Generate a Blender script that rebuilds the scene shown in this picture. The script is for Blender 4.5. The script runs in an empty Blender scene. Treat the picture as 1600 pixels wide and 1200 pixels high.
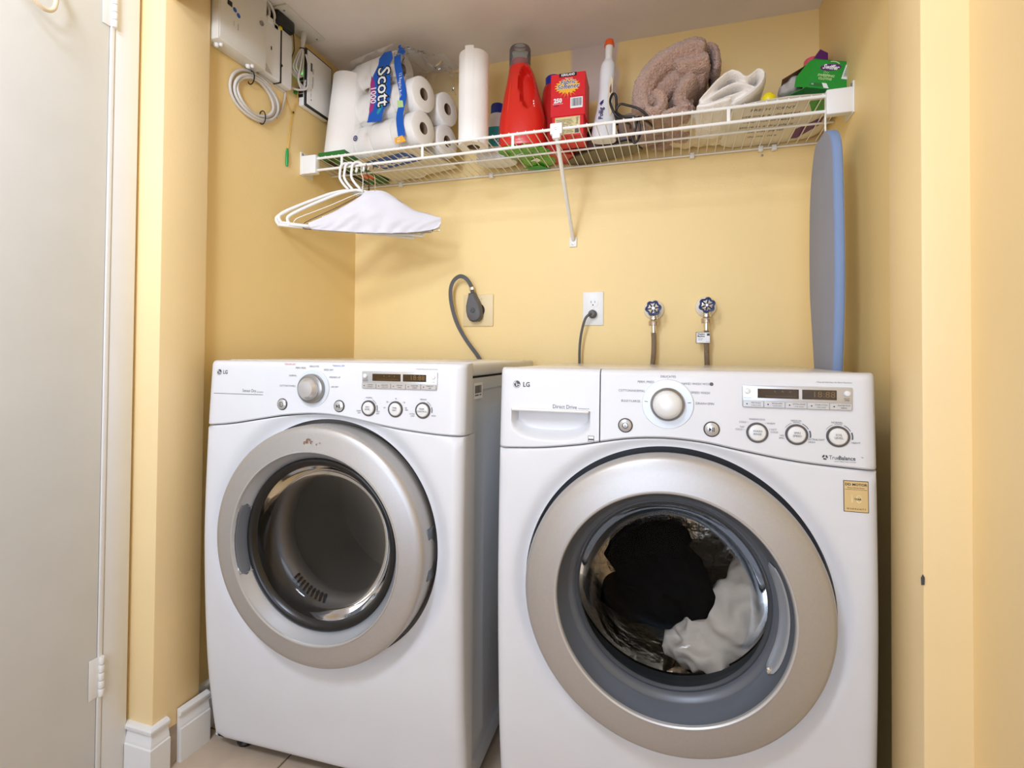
import bpy, bmesh, math, random
from mathutils import Vector, Matrix, noise

random.seed(11)
S = bpy.context.scene
COL = S.collection
R = math.radians
PI = math.pi

# ------------------------------------------------------------------ camera
cam_d = bpy.data.cameras.new('camera')
cam = bpy.data.objects.new('camera', cam_d)
COL.objects.link(cam)
S.camera = cam
cr, cu, cf = (Vector((.95358666, .30101951, .00772947)), Vector((-.00239215, -.01809537, .9998334)),
              Vector((-.30110922, .95344628, .01653541)))
m3 = Matrix((cr, cu, -cf)).transposed()
cam.matrix_world = Matrix.Translation((.009, -1.0438, 1.0104)) @ m3.to_4x4()
cam_d.sensor_width = 36
cam_d.lens = 821.944 / 1600 * 36
cam_d.shift_x = .00376
cam_d.shift_y = -.0382
cam_d.clip_start = .01

# ------------------------------------------------------------------ light and exposure
S.view_settings.view_transform = 'Standard'
S.view_settings.look = 'None'
S.view_settings.gamma = 1
S.view_settings.use_curve_mapping = False
S.view_settings.exposure = 0.02
world = bpy.data.worlds.new('world')
S.world = world
world.use_nodes = True
bg = world.node_tree.nodes['Background']
bg.inputs[0].default_value = (.79, .94, 1.27, 1)
bg.inputs[1].default_value = 1.25


def area(name, loc, target, size, power, color, spread=180):
    d = bpy.data.lights.new(name, 'AREA')
    d.shape = 'DISK'
    d.size = size
    d.energy = power
    d.color = color
    d.spread = R(spread)
    o = bpy.data.objects.new(name, d)
    COL.objects.link(o)
    o.location = loc
    o.rotation_euler = (Vector(target) - Vector(loc)).to_track_quat('-Z', 'Y').to_euler()
    return o


area('hall_ceiling_lamp', (-.62, -1.5, 2.37), (-.55, -.1, 0.75), .38, 15.5, (.82, .95, 1.18), 170)
area('flash_lamp', (-.55, -1.25, 1.79), (-.95, .6, 1.35), .26, 4.2, (.86, .95, 1.10), 125)
area('hall_far_fill', (-.45, -2.9, 1.2), (-.35, 0, 1.75), 1.3, 7.5, (.84, .94, 1.12), 90)  # unseen fill added low down the hall to lift the upper back wall


# ------------------------------------------------------------------ materials
def lin(c):
    c = c / 255
    return c / 12.92 if c <= .04045 else ((c + .055) / 1.055) ** 2.4


def rgb(c):
    return (lin(c[0]), lin(c[1]), lin(c[2]), 1)


def mat(name, c, rough=.5, metal=0, bump=None, mott=None, coat=0, spec=.5, sheen=0, emit=None, aniso=0):
    m = bpy.data.materials.new(name)
    m.use_nodes = True
    nt = m.node_tree
    p = nt.nodes['Principled BSDF']
    p.inputs['Base Color'].default_value = rgb(c)
    p.inputs['Roughness'].default_value = rough
    p.inputs['Metallic'].default_value = metal
    p.inputs['Specular IOR Level'].default_value = spec
    p.inputs['Coat Weight'].default_value = coat
    p.inputs['Sheen Weight'].default_value = sheen
    if aniso:
        p.inputs['Anisotropic'].default_value = aniso
    tc = nt.nodes.new('ShaderNodeTexCoord')
    if mott is None:
        mott = (9, .025)
    n = nt.nodes.new('ShaderNodeTexNoise')
    n.inputs['Scale'].default_value = mott[0]
    n.inputs['Detail'].default_value = 5
    nt.links.new(tc.outputs['Object'], n.inputs['Vector'])
    r = nt.nodes.new('ShaderNodeMapRange')
    r.inputs['From Min'].default_value = .25
    r.inputs['From Max'].default_value = .75
    r.inputs['To Min'].default_value = 1 - mott[1]
    r.inputs['To Max'].default_value = 1 + mott[1]
    nt.links.new(n.outputs['Fac'], r.inputs['Value'])
    v = nt.nodes.new('ShaderNodeVectorMath')
    v.operation = 'SCALE'
    v.inputs[0].default_value = rgb(c)[:3]
    nt.links.new(r.outputs['Result'], v.inputs['Scale'])
    nt.links.new(v.outputs['Vector'], p.inputs['Base Color'])
    if bump:
        nb = nt.nodes.new('ShaderNodeTexNoise')
        nb.inputs['Scale'].default_value = bump[0]
        nb.inputs['Detail'].default_value = 4
        nt.links.new(tc.outputs['Object'], nb.inputs['Vector'])
        b = nt.nodes.new('ShaderNodeBump')
        b.inputs['Strength'].default_value = bump[1]
        b.inputs['Distance'].default_value = bump[2] if len(bump) > 2 else .002
        nt.links.new(nb.outputs['Fac'], b.inputs['Height'])
        nt.links.new(b.outputs['Normal'], p.inputs['Normal'])
    if emit:
        p.inputs['Emission Color'].default_value = rgb(emit[0])
        p.inputs['Emission Strength'].default_value = emit[1]
    return m


def clear(name, tint, rough=.02, ior=1.5, haze=0):
    """thin clear sheet: transparent with fresnel gloss, a little milky haze"""
    m = bpy.data.materials.new(name)
    m.use_nodes = True
    nt = m.node_tree
    nt.nodes.clear()
    out = nt.nodes.new('ShaderNodeOutputMaterial')
    t = nt.nodes.new('ShaderNodeBsdfTransparent')
    t.inputs[0].default_value = (*tint, 1)
    g = nt.nodes.new('ShaderNodeBsdfGlossy')
    g.inputs['Roughness'].default_value = rough
    tc = nt.nodes.new('ShaderNodeTexCoord')
    n = nt.nodes.new('ShaderNodeTexNoise')
    n.inputs['Scale'].default_value = 30
    nt.links.new(tc.outputs['Object'], n.inputs['Vector'])
    b = nt.nodes.new('ShaderNodeBump')
    b.inputs['Strength'].default_value = .02
    b.inputs['Distance'].default_value = .002
    nt.links.new(n.outputs['Fac'], b.inputs['Height'])
    nt.links.new(b.outputs['Normal'], g.inputs['Normal'])
    f = nt.nodes.new('ShaderNodeFresnel')
    f.inputs[0].default_value = ior
    mx = nt.nodes.new('ShaderNodeMixShader')
    nt.links.new(f.outputs[0], mx.inputs[0])
    src = t
    if haze:
        d = nt.nodes.new('ShaderNodeBsdfDiffuse')
        d.inputs[0].default_value = (.8, .8, .82, 1)
        m2 = nt.nodes.new('ShaderNodeMixShader')
        m2.inputs[0].default_value = haze
        nt.links.new(t.outputs[0], m2.inputs[1])
        nt.links.new(d.outputs[0], m2.inputs[2])
        src = m2
    nt.links.new(src.outputs[0], mx.inputs[1])
    nt.links.new(g.outputs[0], mx.inputs[2])
    nt.links.new(mx.outputs[0], out.inputs[0])
    return m


YEL = (247, 217, 152)
M = dict(
    wall=mat('yellow_paint', YEL, .55, bump=(160, .25, .0015), mott=(3, .02)),
    jamb=mat('yellow_paint_semigloss', (247, 220, 166), .4, bump=(120, .18, .0015), mott=(5, .03)),
    ceil=mat('ceiling_paint', (246, 237, 231), .8, bump=(220, .3, .0015)),
    wood=mat('white_enamel', (236, 235, 233), .35, bump=(60, .08)),
    doorw=mat('door_enamel', (226, 228, 228), .42, bump=(90, .08)),
    tile=mat('floor_tile', (204, 184, 162), .45, mott=(14, .10), bump=(40, .1)),
    grout=mat('grout', (128, 112, 98), .9, mott=(60, .15)),
    white=mat('appliance_white', (219, 219, 221), .34, coat=.06, spec=.35),
    side=mat('cabinet_enamel', (208, 211, 215), .32),
    lid=mat('lid_enamel', (226, 224, 220), .25, coat=.2),
    chassis=mat('dark_chassis', (38, 38, 40), .7),
    silver=mat('silver_plastic', (184, 181, 178), .42, metal=.6, mott=(200, .03)),
    silver2=mat('silver_trim', (200, 200, 200), .3, metal=.6),
    chrome=mat('chrome', (232, 232, 232), .12, metal=1),
    cone=mat('grey_plastic', (98, 103, 111), .38, metal=.3),
    cone2=mat('pale_grey_plastic', (176, 180, 186), .33, metal=.5),
    gasket=mat('rubber_gasket', (52, 56, 62), .5, mott=(25, .12)),
    drum=mat('stainless_drum', (214, 204, 190), .24, metal=1, bump=(11, .55, .03)),
    drumd=mat('dryer_drum', (140, 135, 130), .5, metal=.3),
    black=mat('black_plastic', (22, 22, 24), .35),
    blackgl=mat('black_gloss', (22, 21, 20), .3),
    ink=mat('dark_grey_ink', (70, 70, 74), .6),
    inkl=mat('grey_ink', (92, 92, 96), .6),
    inkr=mat('red_ink', (206, 92, 110), .6),
    inkb=mat('blue_ink', (70, 110, 190), .6),
    inkw=mat('white_ink', (244, 244, 244), .6),
    inkk=mat('black_ink', (20, 20, 22), .6),
    lcd=mat('lcd_window', (52, 36, 18), .12, coat=.4),
    amber=mat('amber_segment', (120, 92, 48), .4),
    gold=mat('gold_sticker', (214, 184, 128), .4),
    knobw=mat('pearl_plastic', (226, 226, 224), .28, metal=.1),
    knobr=mat('knob_skirt', (150, 147, 143), .3, metal=.7),
    dialr=mat('dial_ring', (86, 82, 80), .35, metal=.3),
    wire=mat('white_vinyl_wire', (240, 236, 228), .4),
    plasw=mat('white_plastic', (238, 236, 232), .4),
    plasg=mat('ivory_plastic', (226, 222, 212), .45),
    plate=mat('beige_plate', (232, 208, 158), .45),
    greyp=mat('grey_rubber', (92, 90, 90), .5),
    braid=mat('braided_steel', (150, 132, 112), .4, metal=.7, bump=(420, .9, .004)),
    domew=mat('bright_dome', (244, 244, 244), .18, metal=.25),
    knobb=mat('knob_base', (216, 222, 228), .3, metal=.1),
    brass=mat('brass_nut', (216, 200, 180), .3, metal=.85),
    bluh=mat('navy_handle', (40, 58, 104), .28),
    paper=mat('tissue_paper', (252, 247, 240), .9, bump=(180, .35, .002), sheen=.2),
    core=mat('cardboard_core', (140, 116, 96), .9),
    red=mat('red_plastic', (226, 46, 34), .3, coat=.15),
    redd=mat('dark_red_plastic', (190, 28, 26), .32),
    redbox=mat('red_carton', (222, 30, 40), .45),
    cream=mat('cream_label', (222, 206, 150), .5, mott=(60, .15)),
    kraft=mat('kraft_board', (128, 92, 62), .8),
    purple=mat('purple_carton', (92, 26, 104), .45),
    pink=mat('pink_cap', (244, 92, 120), .35),
    yellow=mat('yellow_cap', (240, 220, 30), .35),
    green=mat('green_carton', (28, 150, 46), .4),
    green2=mat('green_film', (92, 168, 40), .3, mott=(30, .25), bump=(60, .5, .004)),
    greend=mat('dark_green_carton', (40, 112, 44), .45),
    orange=mat('orange_plastic', (240, 96, 40), .4),
    blue=mat('blue_print', (20, 92, 190), .45),
    bluecap=mat('blue_cap', (30, 50, 150), .35),
    teal=mat('teal_label', (40, 148, 156), .4, mott=(40, .2)),
    offwh=mat('white_bottle', (232, 232, 232), .35),
    brown=mat('brown_terry', (206, 166, 144), .95, bump=(230, 1.0, .010), mott=(190, .24), sheen=.4),
    browns=mat('brown_cloth', (160, 130, 114), .95, bump=(200, .8, .004), mott=(40, .12), sheen=.3),
    whitec=mat('white_terry', (252, 244, 234), .95, bump=(240, .6, .003), sheen=.3),
    creamc=mat('cream_cloth', (226, 210, 180), .95, bump=(120, .5, .003), mott=(12, .06)),
    blackc=mat('black_cloth', (8, 8, 9), 1, spec=.03),
    laundry=mat('pale_laundry', (206, 196, 186), .9, bump=(80, .4, .003), mott=(18, .10)),
    sole=mat('olive_soleplate', (110, 102, 78), .45, metal=.3),
    irong=mat('mauve_plastic', (120, 106, 108), .45),
    bag=mat('white_bag', (232, 224, 206), .5, bump=(30, .3, .003)),
    ibface=mat('grey_blue_cover', (154, 157, 172), .85, bump=(420, .6, .001)),
    ibband=mat('blue_hem', (130, 152, 190), .8, bump=(420, .5, .001)),
    cable=mat('grey_cable', (214, 208, 200), .5),
    fiber=mat('yellow_fiber', (226, 176, 60), .5),
    grn=mat('green_connector', (30, 150, 70), .35),
    led=mat('green_led', (40, 230, 80), .4, emit=((60, 255, 90), 1.5)),
    dwire=mat('dark_wire', (70, 56, 44), .4, metal=.6),
    cape=mat('white_paper_cover', (224, 221, 226), .8, bump=(30, .25, .003)),
    magenta=mat('magenta_print', (168, 50, 128), .5),
    bandor=mat('amber_print', (236, 170, 60), .5),
    sunburst=mat('yellow_print', (250, 190, 50), .5),
    navy=mat('navy_print', (20, 30, 110), .5),
    paleg=mat('pale_green_print', (190, 220, 150), .5),
    hook=mat('cream_hook', (232, 214, 184), .3),
    dirt=mat('bare_drywall', (172, 156, 140), .9, mott=(40, .2)),
)
M['glass'] = clear('door_glass', (.84, .84, .82), .03, 1.19)
M['smoke'] = clear('smoked_glass', (.60, .585, .57), .06, 1.38)
M['film'] = clear('plastic_film', (.98, .98, .985), .12, 1.2, .012)
M['film2'] = clear('crumpled_film', (.95, .96, .98), .12, 1.35, .07)
M['cup'] = clear('smoky_cup', (.70, .80, .84), .08, 1.4, .16)


def primer_wall():
    """the yellow wall with a rough unpainted primer patch near the ceiling"""
    m = mat('yellow_paint_with_primer', YEL, .55, bump=(160, .25, .0015), mott=(3, .02))
    nt = m.node_tree
    p = nt.nodes['Principled BSDF']
    src = p.inputs['Base Color'].links[0].from_socket
    tc = nt.nodes.new('ShaderNodeTexCoord')
    nz = nt.nodes.new('ShaderNodeTexNoise')
    nz.inputs['Scale'].default_value = 18
    nt.links.new(tc.outputs['Object'], nz.inputs['Vector'])
    sc = nt.nodes.new('ShaderNodeVectorMath')
    sc.operation = 'MULTIPLY_ADD'
    sc.inputs[1].default_value = (.03, .03, .03)
    nt.links.new(nz.outputs['Color'], sc.inputs[0])
    nt.links.new(tc.outputs['Object'], sc.inputs[2])
    sub = nt.nodes.new('ShaderNodeVectorMath')
    sub.operation = 'SUBTRACT'
    sub.inputs[1].default_value = (-.253 + .015, .8, 1.985 + .015)
    nt.links.new(sc.outputs[0], sub.inputs[0])
    ab = nt.nodes.new('ShaderNodeVectorMath')
    ab.operation = 'ABSOLUTE'
    nt.links.new(sub.outputs[0], ab.inputs[0])
    sp = nt.nodes.new('ShaderNodeSeparateXYZ')
    nt.links.new(ab.outputs[0], sp.inputs[0])

    def rng(sock, e):
        r = nt.nodes.new('ShaderNodeMapRange')
        r.inputs['From Min'].default_value = e + .006
        r.inputs['From Max'].default_value = e - .006
        nt.links.new(sock, r.inputs['Value'])
        return r.outputs['Result']
    mu = nt.nodes.new('ShaderNodeMath')
    mu.operation = 'MULTIPLY'
    nt.links.new(rng(sp.outputs['X'], .08), mu.inputs[0])
    nt.links.new(rng(sp.outputs['Z'], .115), mu.inputs[1])
    mx = nt.nodes.new('ShaderNodeMix')
    mx.data_type = 'RGBA'
    nt.links.new(mu.outputs[0], mx.inputs['Factor'])
    nt.links.new(src, mx.inputs['A'])
    mx.inputs['B'].default_value = rgb((214, 194, 182))
    nt.links.new(mx.outputs['Result'], p.inputs['Base Color'])
    return m


# ------------------------------------------------------------------ geometry helpers
XZ = Matrix(((1, 0, 0, 0), (0, 0, -1, 0), (0, 1, 0, 0), (0, 0, 0, 1)))      # local z -> -y (faces the room)


def T(x, y, z):
    return Matrix.Translation((x, y, z))


def frame(o, zdir, xhint=(1, 0, 0)):
    z = Vector(zdir).normalized()
    x = Vector(xhint)
    x = (x - z * x.dot(z))
    if x.length < 1e-5:
        x = Vector((0, 1, 0)) - z * z.y
    x.normalize()
    y = z.cross(x)
    m = Matrix((x, y, z)).transposed().to_4x4()
    return T(*o) @ m


def spline(pts, n=8, closed=False):
    P = [Vector(p) for p in pts]
    out = []
    L = len(P)
    for i in range(L if closed else L - 1):
        if closed:
            a, b, c, d = P[(i - 1) % L], P[i], P[(i + 1) % L], P[(i + 2) % L]
        else:
            a, b, c, d = P[max(i - 1, 0)], P[i], P[i + 1], P[min(i + 2, L - 1)]
        for k in range(n):
            t = k / n
            out.append(.5 * (2 * b + (c - a) * t + (2 * a - 5 * b + 4 * c - d) * t * t + (3 * b - a - 3 * c + d) * t ** 3))
    if not closed:
        out.append(P[-1])
    return out


class B:
    def __init__(s):
        s.bm = bmesh.new()

    def box(s, x0, x1, y0, y1, z0, z1, bev=0, seg=2, mx=None):
        r = bmesh.ops.create_cube(s.bm, size=1)
        vs = r['verts']
        for v in vs:
            v.co = Vector(((x0 + x1) / 2 + v.co.x * (x1 - x0), (y0 + y1) / 2 + v.co.y * (y1 - y0), (z0 + z1) / 2 + v.co.z * (z1 - z0)))
        if bev:
            es = list({e for v in vs for e in v.link_edges})
            rb = bmesh.ops.bevel(s.bm, geom=es, offset=bev, segments=seg, profile=.5, affect='EDGES', clamp_overlap=True)
            vs = list({v for f in rb['faces'] for v in f.verts} | {v for v in vs if v.is_valid})
        if mx is not None:
            bmesh.ops.transform(s.bm, matrix=mx, verts=vs)
        return s

    def loft(s, rings, cap0=True, cap1=True, closed=True, loop=False):
        vr = [[s.bm.verts.new(p) for p in r] for r in rings]
        n = len(vr[0])
        rows = len(vr)
        for i in range(rows if loop else rows - 1):
            a, b = vr[i], vr[(i + 1) % rows]
            for k in range(n if closed else n - 1):
                k2 = (k + 1) % n
                try:
                    s.bm.faces.new((a[k], a[k2], b[k2], b[k]))
                except ValueError:
                    pass
        if not loop:
            if cap0:
                s.bm.faces.new(vr[0][::-1])
            if cap1:
                s.bm.faces.new(vr[-1])
        return s

    def lathe(s, prof, mx, seg=40, closed=False, a0=0, a1=2 * PI):
        full = abs(a1 - a0 - 2 * PI) < 1e-6
        n = seg if full else seg + 1
        rows = []
        for r, h in prof:
            if r < 1e-6:
                rows.append([s.bm.verts.new(mx @ Vector((0, 0, h)))])
            else:
                rows.append([s.bm.verts.new(mx @ Vector((r * math.cos(a0 + (a1 - a0) * k / seg), r * math.sin(a0 + (a1 - a0) * k / seg), h))) for k in range(n)])
        m = len(rows)
        for i in range(m if closed else m - 1):
            a, b = rows[i], rows[(i + 1) % m]
            for k in range(seg):
                k2 = (k + 1) % n
                if len(a) == 1 and len(b) == 1:
                    continue
                if len(a) == 1:
                    s.bm.faces.new((a[0], b[k2], b[k]))
                elif len(b) == 1:
                    s.bm.faces.new((a[k], a[k2], b[0]))
                else:
                    s.bm.faces.new((a[k], a[k2], b[k2], b[k]))
        return s

    def tube(s, pts, r, seg=8, closed=False, rfun=None, flat=1.0):
        P = [Vector(p) for p in pts]
        n = len(P)
        up = None
        rings = []
        for i in range(n):
            if closed:
                t = P[(i + 1) % n] - P[(i - 1) % n]
            else:
                t = P[min(i + 1, n - 1)] - P[max(i - 1, 0)]
            if t.length < 1e-9:
                t = Vector((0, 0, 1))
            t.normalize()
            if up is None:
                up = t.orthogonal().normalized()
            up = (up - t * up.dot(t))
            if up.length < 1e-6:
                up = t.orthogonal()
            up.normalize()
            w = t.cross(up)
            rr = rfun(i / (n - 1)) if rfun else r
            rings.append([P[i] + (up * math.cos(2 * PI * k / seg) + w * math.sin(2 * PI * k / seg) * flat) * rr for k in range(seg)])
        s.loft(rings, loop=closed)
        return s

    def prism(s, poly, h0, h1, mx, bev=0):
        a = [mx @ Vector((x, y, h0)) for x, y in poly]
        b = [mx @ Vector((x, y, h1)) for x, y in poly]
        s.loft([a, b])
        return s

    def build(s, name, m, parent=None, smooth=35, kind=None):
        bmesh.ops.recalc_face_normals(s.bm, faces=s.bm.faces)
        me = bpy.data.meshes.new(name)
        s.bm.to_mesh(me)
        s.bm.free()
        me.materials.append(M[m] if isinstance(m, str) else m)
        if smooth:
            me.shade_smooth()
            me.set_sharp_from_angle(angle=R(smooth))
        o = bpy.data.objects.new(name, me)
        COL.objects.link(o)
        if parent:
            o.parent = parent
        if kind:
            o['kind'] = kind
        return o


def thing(name, label, cat, loc=(0, 0, 0), rz=0, group=None, rx=0, ry=0):
    o = bpy.data.objects.new(name, None)
    COL.objects.link(o)
    o.empty_display_size = .05
    o.location = loc
    o.rotation_euler = (rx, ry, rz)
    o['label'] = label
    o['category'] = cat
    if group:
        o['group'] = group
    return o


def tag(o, label, cat, group=None):
    o['label'] = label
    o['category'] = cat
    if group:
        o['group'] = group
    return o


def plabel(o, t):
    o['label'] = t
    return o


def words(name, m, parent, fn, items):
    for it in items:
        t, u, v, size = it[:4]
        kw = it[4] if len(it) > 4 else {}
        Flat().text(t, u, v, size, **kw).build(name, m, parent, fn)


class Flat:
    """flat print: lettering and simple shapes laid out in (u, v), then put on a surface"""

    def __init__(s):
        s.v = []
        s.f = []

    def add(s, vs, fs):
        k = len(s.v)
        s.v += vs
        s.f += [tuple(i + k for i in f) for f in fs]
        return s

    def text(s, body, u, v, size, al='CENTER', rot=0, sx=1, bold=0, slant=0):
        c = bpy.data.curves.new('lettering', 'FONT')
        c.body = body
        c.size = size
        c.align_x = al
        c.align_y = 'CENTER'
        c.resolution_u = 2
        c.offset = bold * size
        c.shear = slant
        o = bpy.data.objects.new('lettering', c)
        me = o.to_mesh()
        ca, sa = math.cos(rot), math.sin(rot)
        vs = []
        for q in me.vertices:
            x, y = q.co.x * sx, q.co.y
            vs.append((u + x * ca - y * sa, v + x * sa + y * ca))
        s.add(vs, [tuple(p.vertices) for p in me.polygons])
        o.to_mesh_clear()
        bpy.data.objects.remove(o)
        bpy.data.curves.remove(c)
        return s

    def rect(s, u0, u1, v0, v1, n=1):
        vs, fs = [], []
        for i in range(n + 1):
            u = u0 + (u1 - u0) * i / n
            vs += [(u, v0), (u, v1)]
        for i in range(n):
            fs.append((2 * i, 2 * i + 2, 2 * i + 3, 2 * i + 1))
        return s.add(vs, fs)

    def poly(s, pts):
        return s.add(list(pts), [tuple(range(len(pts)))])

    def disc(s, u, v, r, n=20):
        return s.poly([(u + r * math.cos(2 * PI * k / n), v + r * math.sin(2 * PI * k / n)) for k in range(n)])

    def ring(s, u, v, r0, r1, a0=0, a1=360, n=32):
        vs, fs = [], []
        for k in range(n + 1):
            a = R(a0 + (a1 - a0) * k / n)
            vs += [(u + r0 * math.cos(a), v + r0 * math.sin(a)), (u + r1 * math.cos(a), v + r1 * math.sin(a))]
        for k in range(n):
            fs.append((2 * k, 2 * k + 1, 2 * k + 3, 2 * k + 2))
        return s.add(vs, fs)

    def build(s, name, m, parent, fn):
        me = bpy.data.meshes.new(name)
        me.from_pydata([tuple(fn(u, v)) for u, v in s.v], [], s.f)
        me.materials.append(M[m])
        o = bpy.data.objects.new(name, me)
        COL.objects.link(o)
        o.parent = parent
        return o


def interp(tab, x):
    if x <= tab[0][0]:
        return tab[0][1]
    for (a, ya), (b, yb) in zip(tab, tab[1:]):
        if x <= b:
            return ya + (yb - ya) * (x - a) / (b - a)
    return tab[-1][1]


def smooth_tab(tab, n=10):
    return [(p.x, p.y) for p in spline([(x, y, 0) for x, y in tab], n)]


def struct(b, name, m, parent=None):
    o = b.build(name, m, parent, smooth=30)
    if not parent:
        o['kind'] = 'structure'
    return o


# ------------------------------------------------------------------ the setting
XL, XR, YB, ZC = -1.189, .4256, .743, 2.064
JL, JR = -1.160, .365            # inner faces of the two closet jambs
RL, RR = -1.2435, .426           # hallway side walls
struct(B().box(RL - .02, RR + .02, YB, YB + .1, 0, 2.5), 'wall_back', primer_wall())
struct(B().box(XL - .1, XL, .029, YB, 0, ZC), 'wall_left', 'wall')
struct(B().box(XR, XR + .1, .0255, YB, 0, ZC), 'wall_right', 'wall')
struct(B().box(XL, XR, -.07, YB, ZC, ZC + .1), 'ceiling', 'ceil')
struct(B().box(RL - .1, JL, -.1, .029, 0, 2.5, .003), 'trim_1', 'jamb')
tj = struct(B().box(JR, RR + .1, -.1, .0255, 0, 2.5, .003), 'trim_2', 'jamb')
bchip = B()
bchip.prism([(-.002, -.008), (.0022, -.006), (.0025, .005), (0, .009), (-.0024, .003)], 0, .0006, T(JR - .0004, -.1002, .676) @ Matrix.Rotation(R(-45), 4, 'Z') @ XZ)
bchip.build('paint_chip', 'ink', tj)
struct(B().box(JL, JR, -.1, -.07, 1.872, 2.5, .002), 'trim_3', 'jamb')
struct(B().box(RL - .1, RL, -3.1, -.1, 0, 2.5), 'wall_hall_left', 'wall')
struct(B().box(RR, RR + .1, -3.1, -.1, 0, 2.5), 'wall_hall_right', 'jamb')
struct(B().box(RL - .1, RR + .1, -3.1, -.1, 2.42, 2.5), 'ceiling_hall', 'ceil')

# floor: grout bed and single tiles
fl = struct(B().box(RL - .1, RR + .1, -3.1, YB, -.06, -.003), 'floor', 'grout')
tsz = .335
tb = B().box(-tsz / 2 + .0025, tsz / 2 - .0025, -tsz / 2 + .0025, tsz / 2 - .0025, -.02, 0, .0015, 1)
t0 = tb.build('tile', 'tile', fl)
first = True
for i in range(5):
    for j in range(-8, 4):
        x, y = -1.075 + i * tsz, -.085 + j * tsz
        if y + tsz / 2 > YB + .06:
            continue
        o = t0 if first else t0.copy()
        if not first:
            COL.objects.link(o)
            o.parent = fl
        first = False
        o.location = (x, y, random.uniform(-.0006, .0004))
        o.rotation_euler = (0, 0, random.choice((0, PI / 2, PI)))

# baseboards: an ogee profile run along the jambs
BP = [(0, 0), (.0140, 0), (.0140, .080), (.0112, .0825), (.0112, .0855), (.0100, .090), (.0070, .100), (.0058, .107), (.0062, .110), (.0108, .1125), (.0125, .117), (.0122, .1215), (.006, .1265), (0, .128)]


def base_run(pts, out, name, mname='wood'):
    """pts: plan polyline, out: outward normals per vertex (scaled for mitres)"""
    b = B()
    rings = [[Vector((p[0] + n[0] * d, p[1] + n[1] * d, h)) for d, h in BP] for p, n in zip(pts, out)]
    b.loft(rings)
    o = b.build(name, mname, None, 30)
    o['kind'] = 'structure'
    return o


base_run([(RL, -.1075), (RL, -.1), (JL, -.1), (JL, -.063)], [(1, 0), (1, -1), (1, -1), (1, 0)], 'baseboard_left')
base_run([(JL + .002, -.036), (JL + .006, .046)], [(1, 0), (1, 0)], 'baseboard_left_closet')
base_run([(XL, .031), (XL, YB)], [(1, 0), (1, 0)], 'baseboard_left_inner')
bt = B().box(JL - .001, JL + .0012, -.064, -.02, 0, .092)
struct(bt, 'trim_4', 'dirt')

# white door on the hallway's left wall, with casing and hinges
dr = bpy.data.objects.new('door_1', None)
COL.objects.link(dr)
dr['kind'] = 'structure'
B().box(RL, RL + .012, -.94, -.1785, .012, 2.03, .002).build('panel', 'doorw', dr)
B().box(RL, RL + .0145, -.1775, -.1675, 0, 2.03, .002).build('door_stop', 'wood', dr)
for z0 in (.229, 1.756):
    h = B().box(RL + .0125, RL + .0142, -.196, -.166, z0, z0 + .089, .0005).build('hinge', 'plasw', dr)
    k = B()
    for q in range(5):
        za = z0 + .0178 * q
        k.lathe([(0, za + .0006), (.0052, za + .0006), (.0058, za + .0016), (.0058, za + .0162), (.0052, za + .0172), (0, za + .0172)], T(RL + .018, -.172, 0), 14)
    k.build('knuckle', 'plasw', h)
ca = B().box(RL, RL + .013, -.166, -.108, 0, 2.1, .003)
struct(ca, 'trim_5', 'wood')


# ------------------------------------------------------------------ washer and dryer
def make_profile(zo):
    tab = smooth_tab([(.015, .044), (.046, .036), (.114, .025), (.22, .010), (.37, -.001), (.53, -.007), (.65, -.006), (.82, 0), (.99, .010)], 6)
    rr = .024

    def yf(x, z):
        y = interp(tab, z - zo)
        e = .343 - abs(x)
        if e < rr:
            y += rr - math.sqrt(max(rr * rr - (rr - e) ** 2, 0))
        return y
    return yf


def front_panel(yf, seam, cx, cz, R0, parent, dish, dw):
    zb = .03

    def inside(x, z):
        return abs(x) < .343 and z > zb and z < interp(seam, x) - .0012
    angs = [2 * PI * k / 144 for k in range(144)]
    for X, Z in ((-.343, zb), (.343, zb), (-.343, seam[0][1] - .0012), (.343, seam[-1][1] - .0012)):
        a = math.atan2(Z - cz, X - cx) % (2 * PI)
        angs = [q for q in angs if abs(q - a) > .012] + [a]
    angs.sort()
    ts = [0, .02, .05, .1, .16, .24, .33, .43, .54, .65, .74, .81, .87, .91, .94, .965, .985, .996, 1]
    rings = [[], []]
    rings += [[] for _ in ts]
    for a in angs:
        ca, sa = math.cos(a), math.sin(a)
        lo, hi = R0, .9
        for _ in range(34):
            m = (lo + hi) / 2
            if inside(cx + ca * m, cz + sa * m):
                lo = m
            else:
                hi = m
        D = lo
        for i, t in enumerate(ts):
            r = R0 + (D - R0) * t
            x, z = cx + ca * r, cz + sa * r
            y = yf(x, z)
            k = max(0, 1 - (r - R0) / dw)
            y += dish * k * k * (3 - 2 * k)
            eb = z - zb
            if eb < .015:
                y += .015 - math.sqrt(max(.015 ** 2 - (.015 - eb) ** 2, 0))
            et = interp(seam, x) - .0012 - z
            if et < .004:
                y += .004 - math.sqrt(max(.004 ** 2 - (.004 - et) ** 2, 0))
            p = Vector((x, y, z))
            if i == 0:
                rings[0].append(Vector((x, .06, z)))
                rings[1].append(p)
            else:
                rings[i + 1].append(p)
            if i == len(ts) - 1:
                rings[-1].append(Vector((x, .075, z)))
    b = B()
    b.loft(rings, False, False)
    return b.build('front_panel', 'white', parent, 50)


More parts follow.
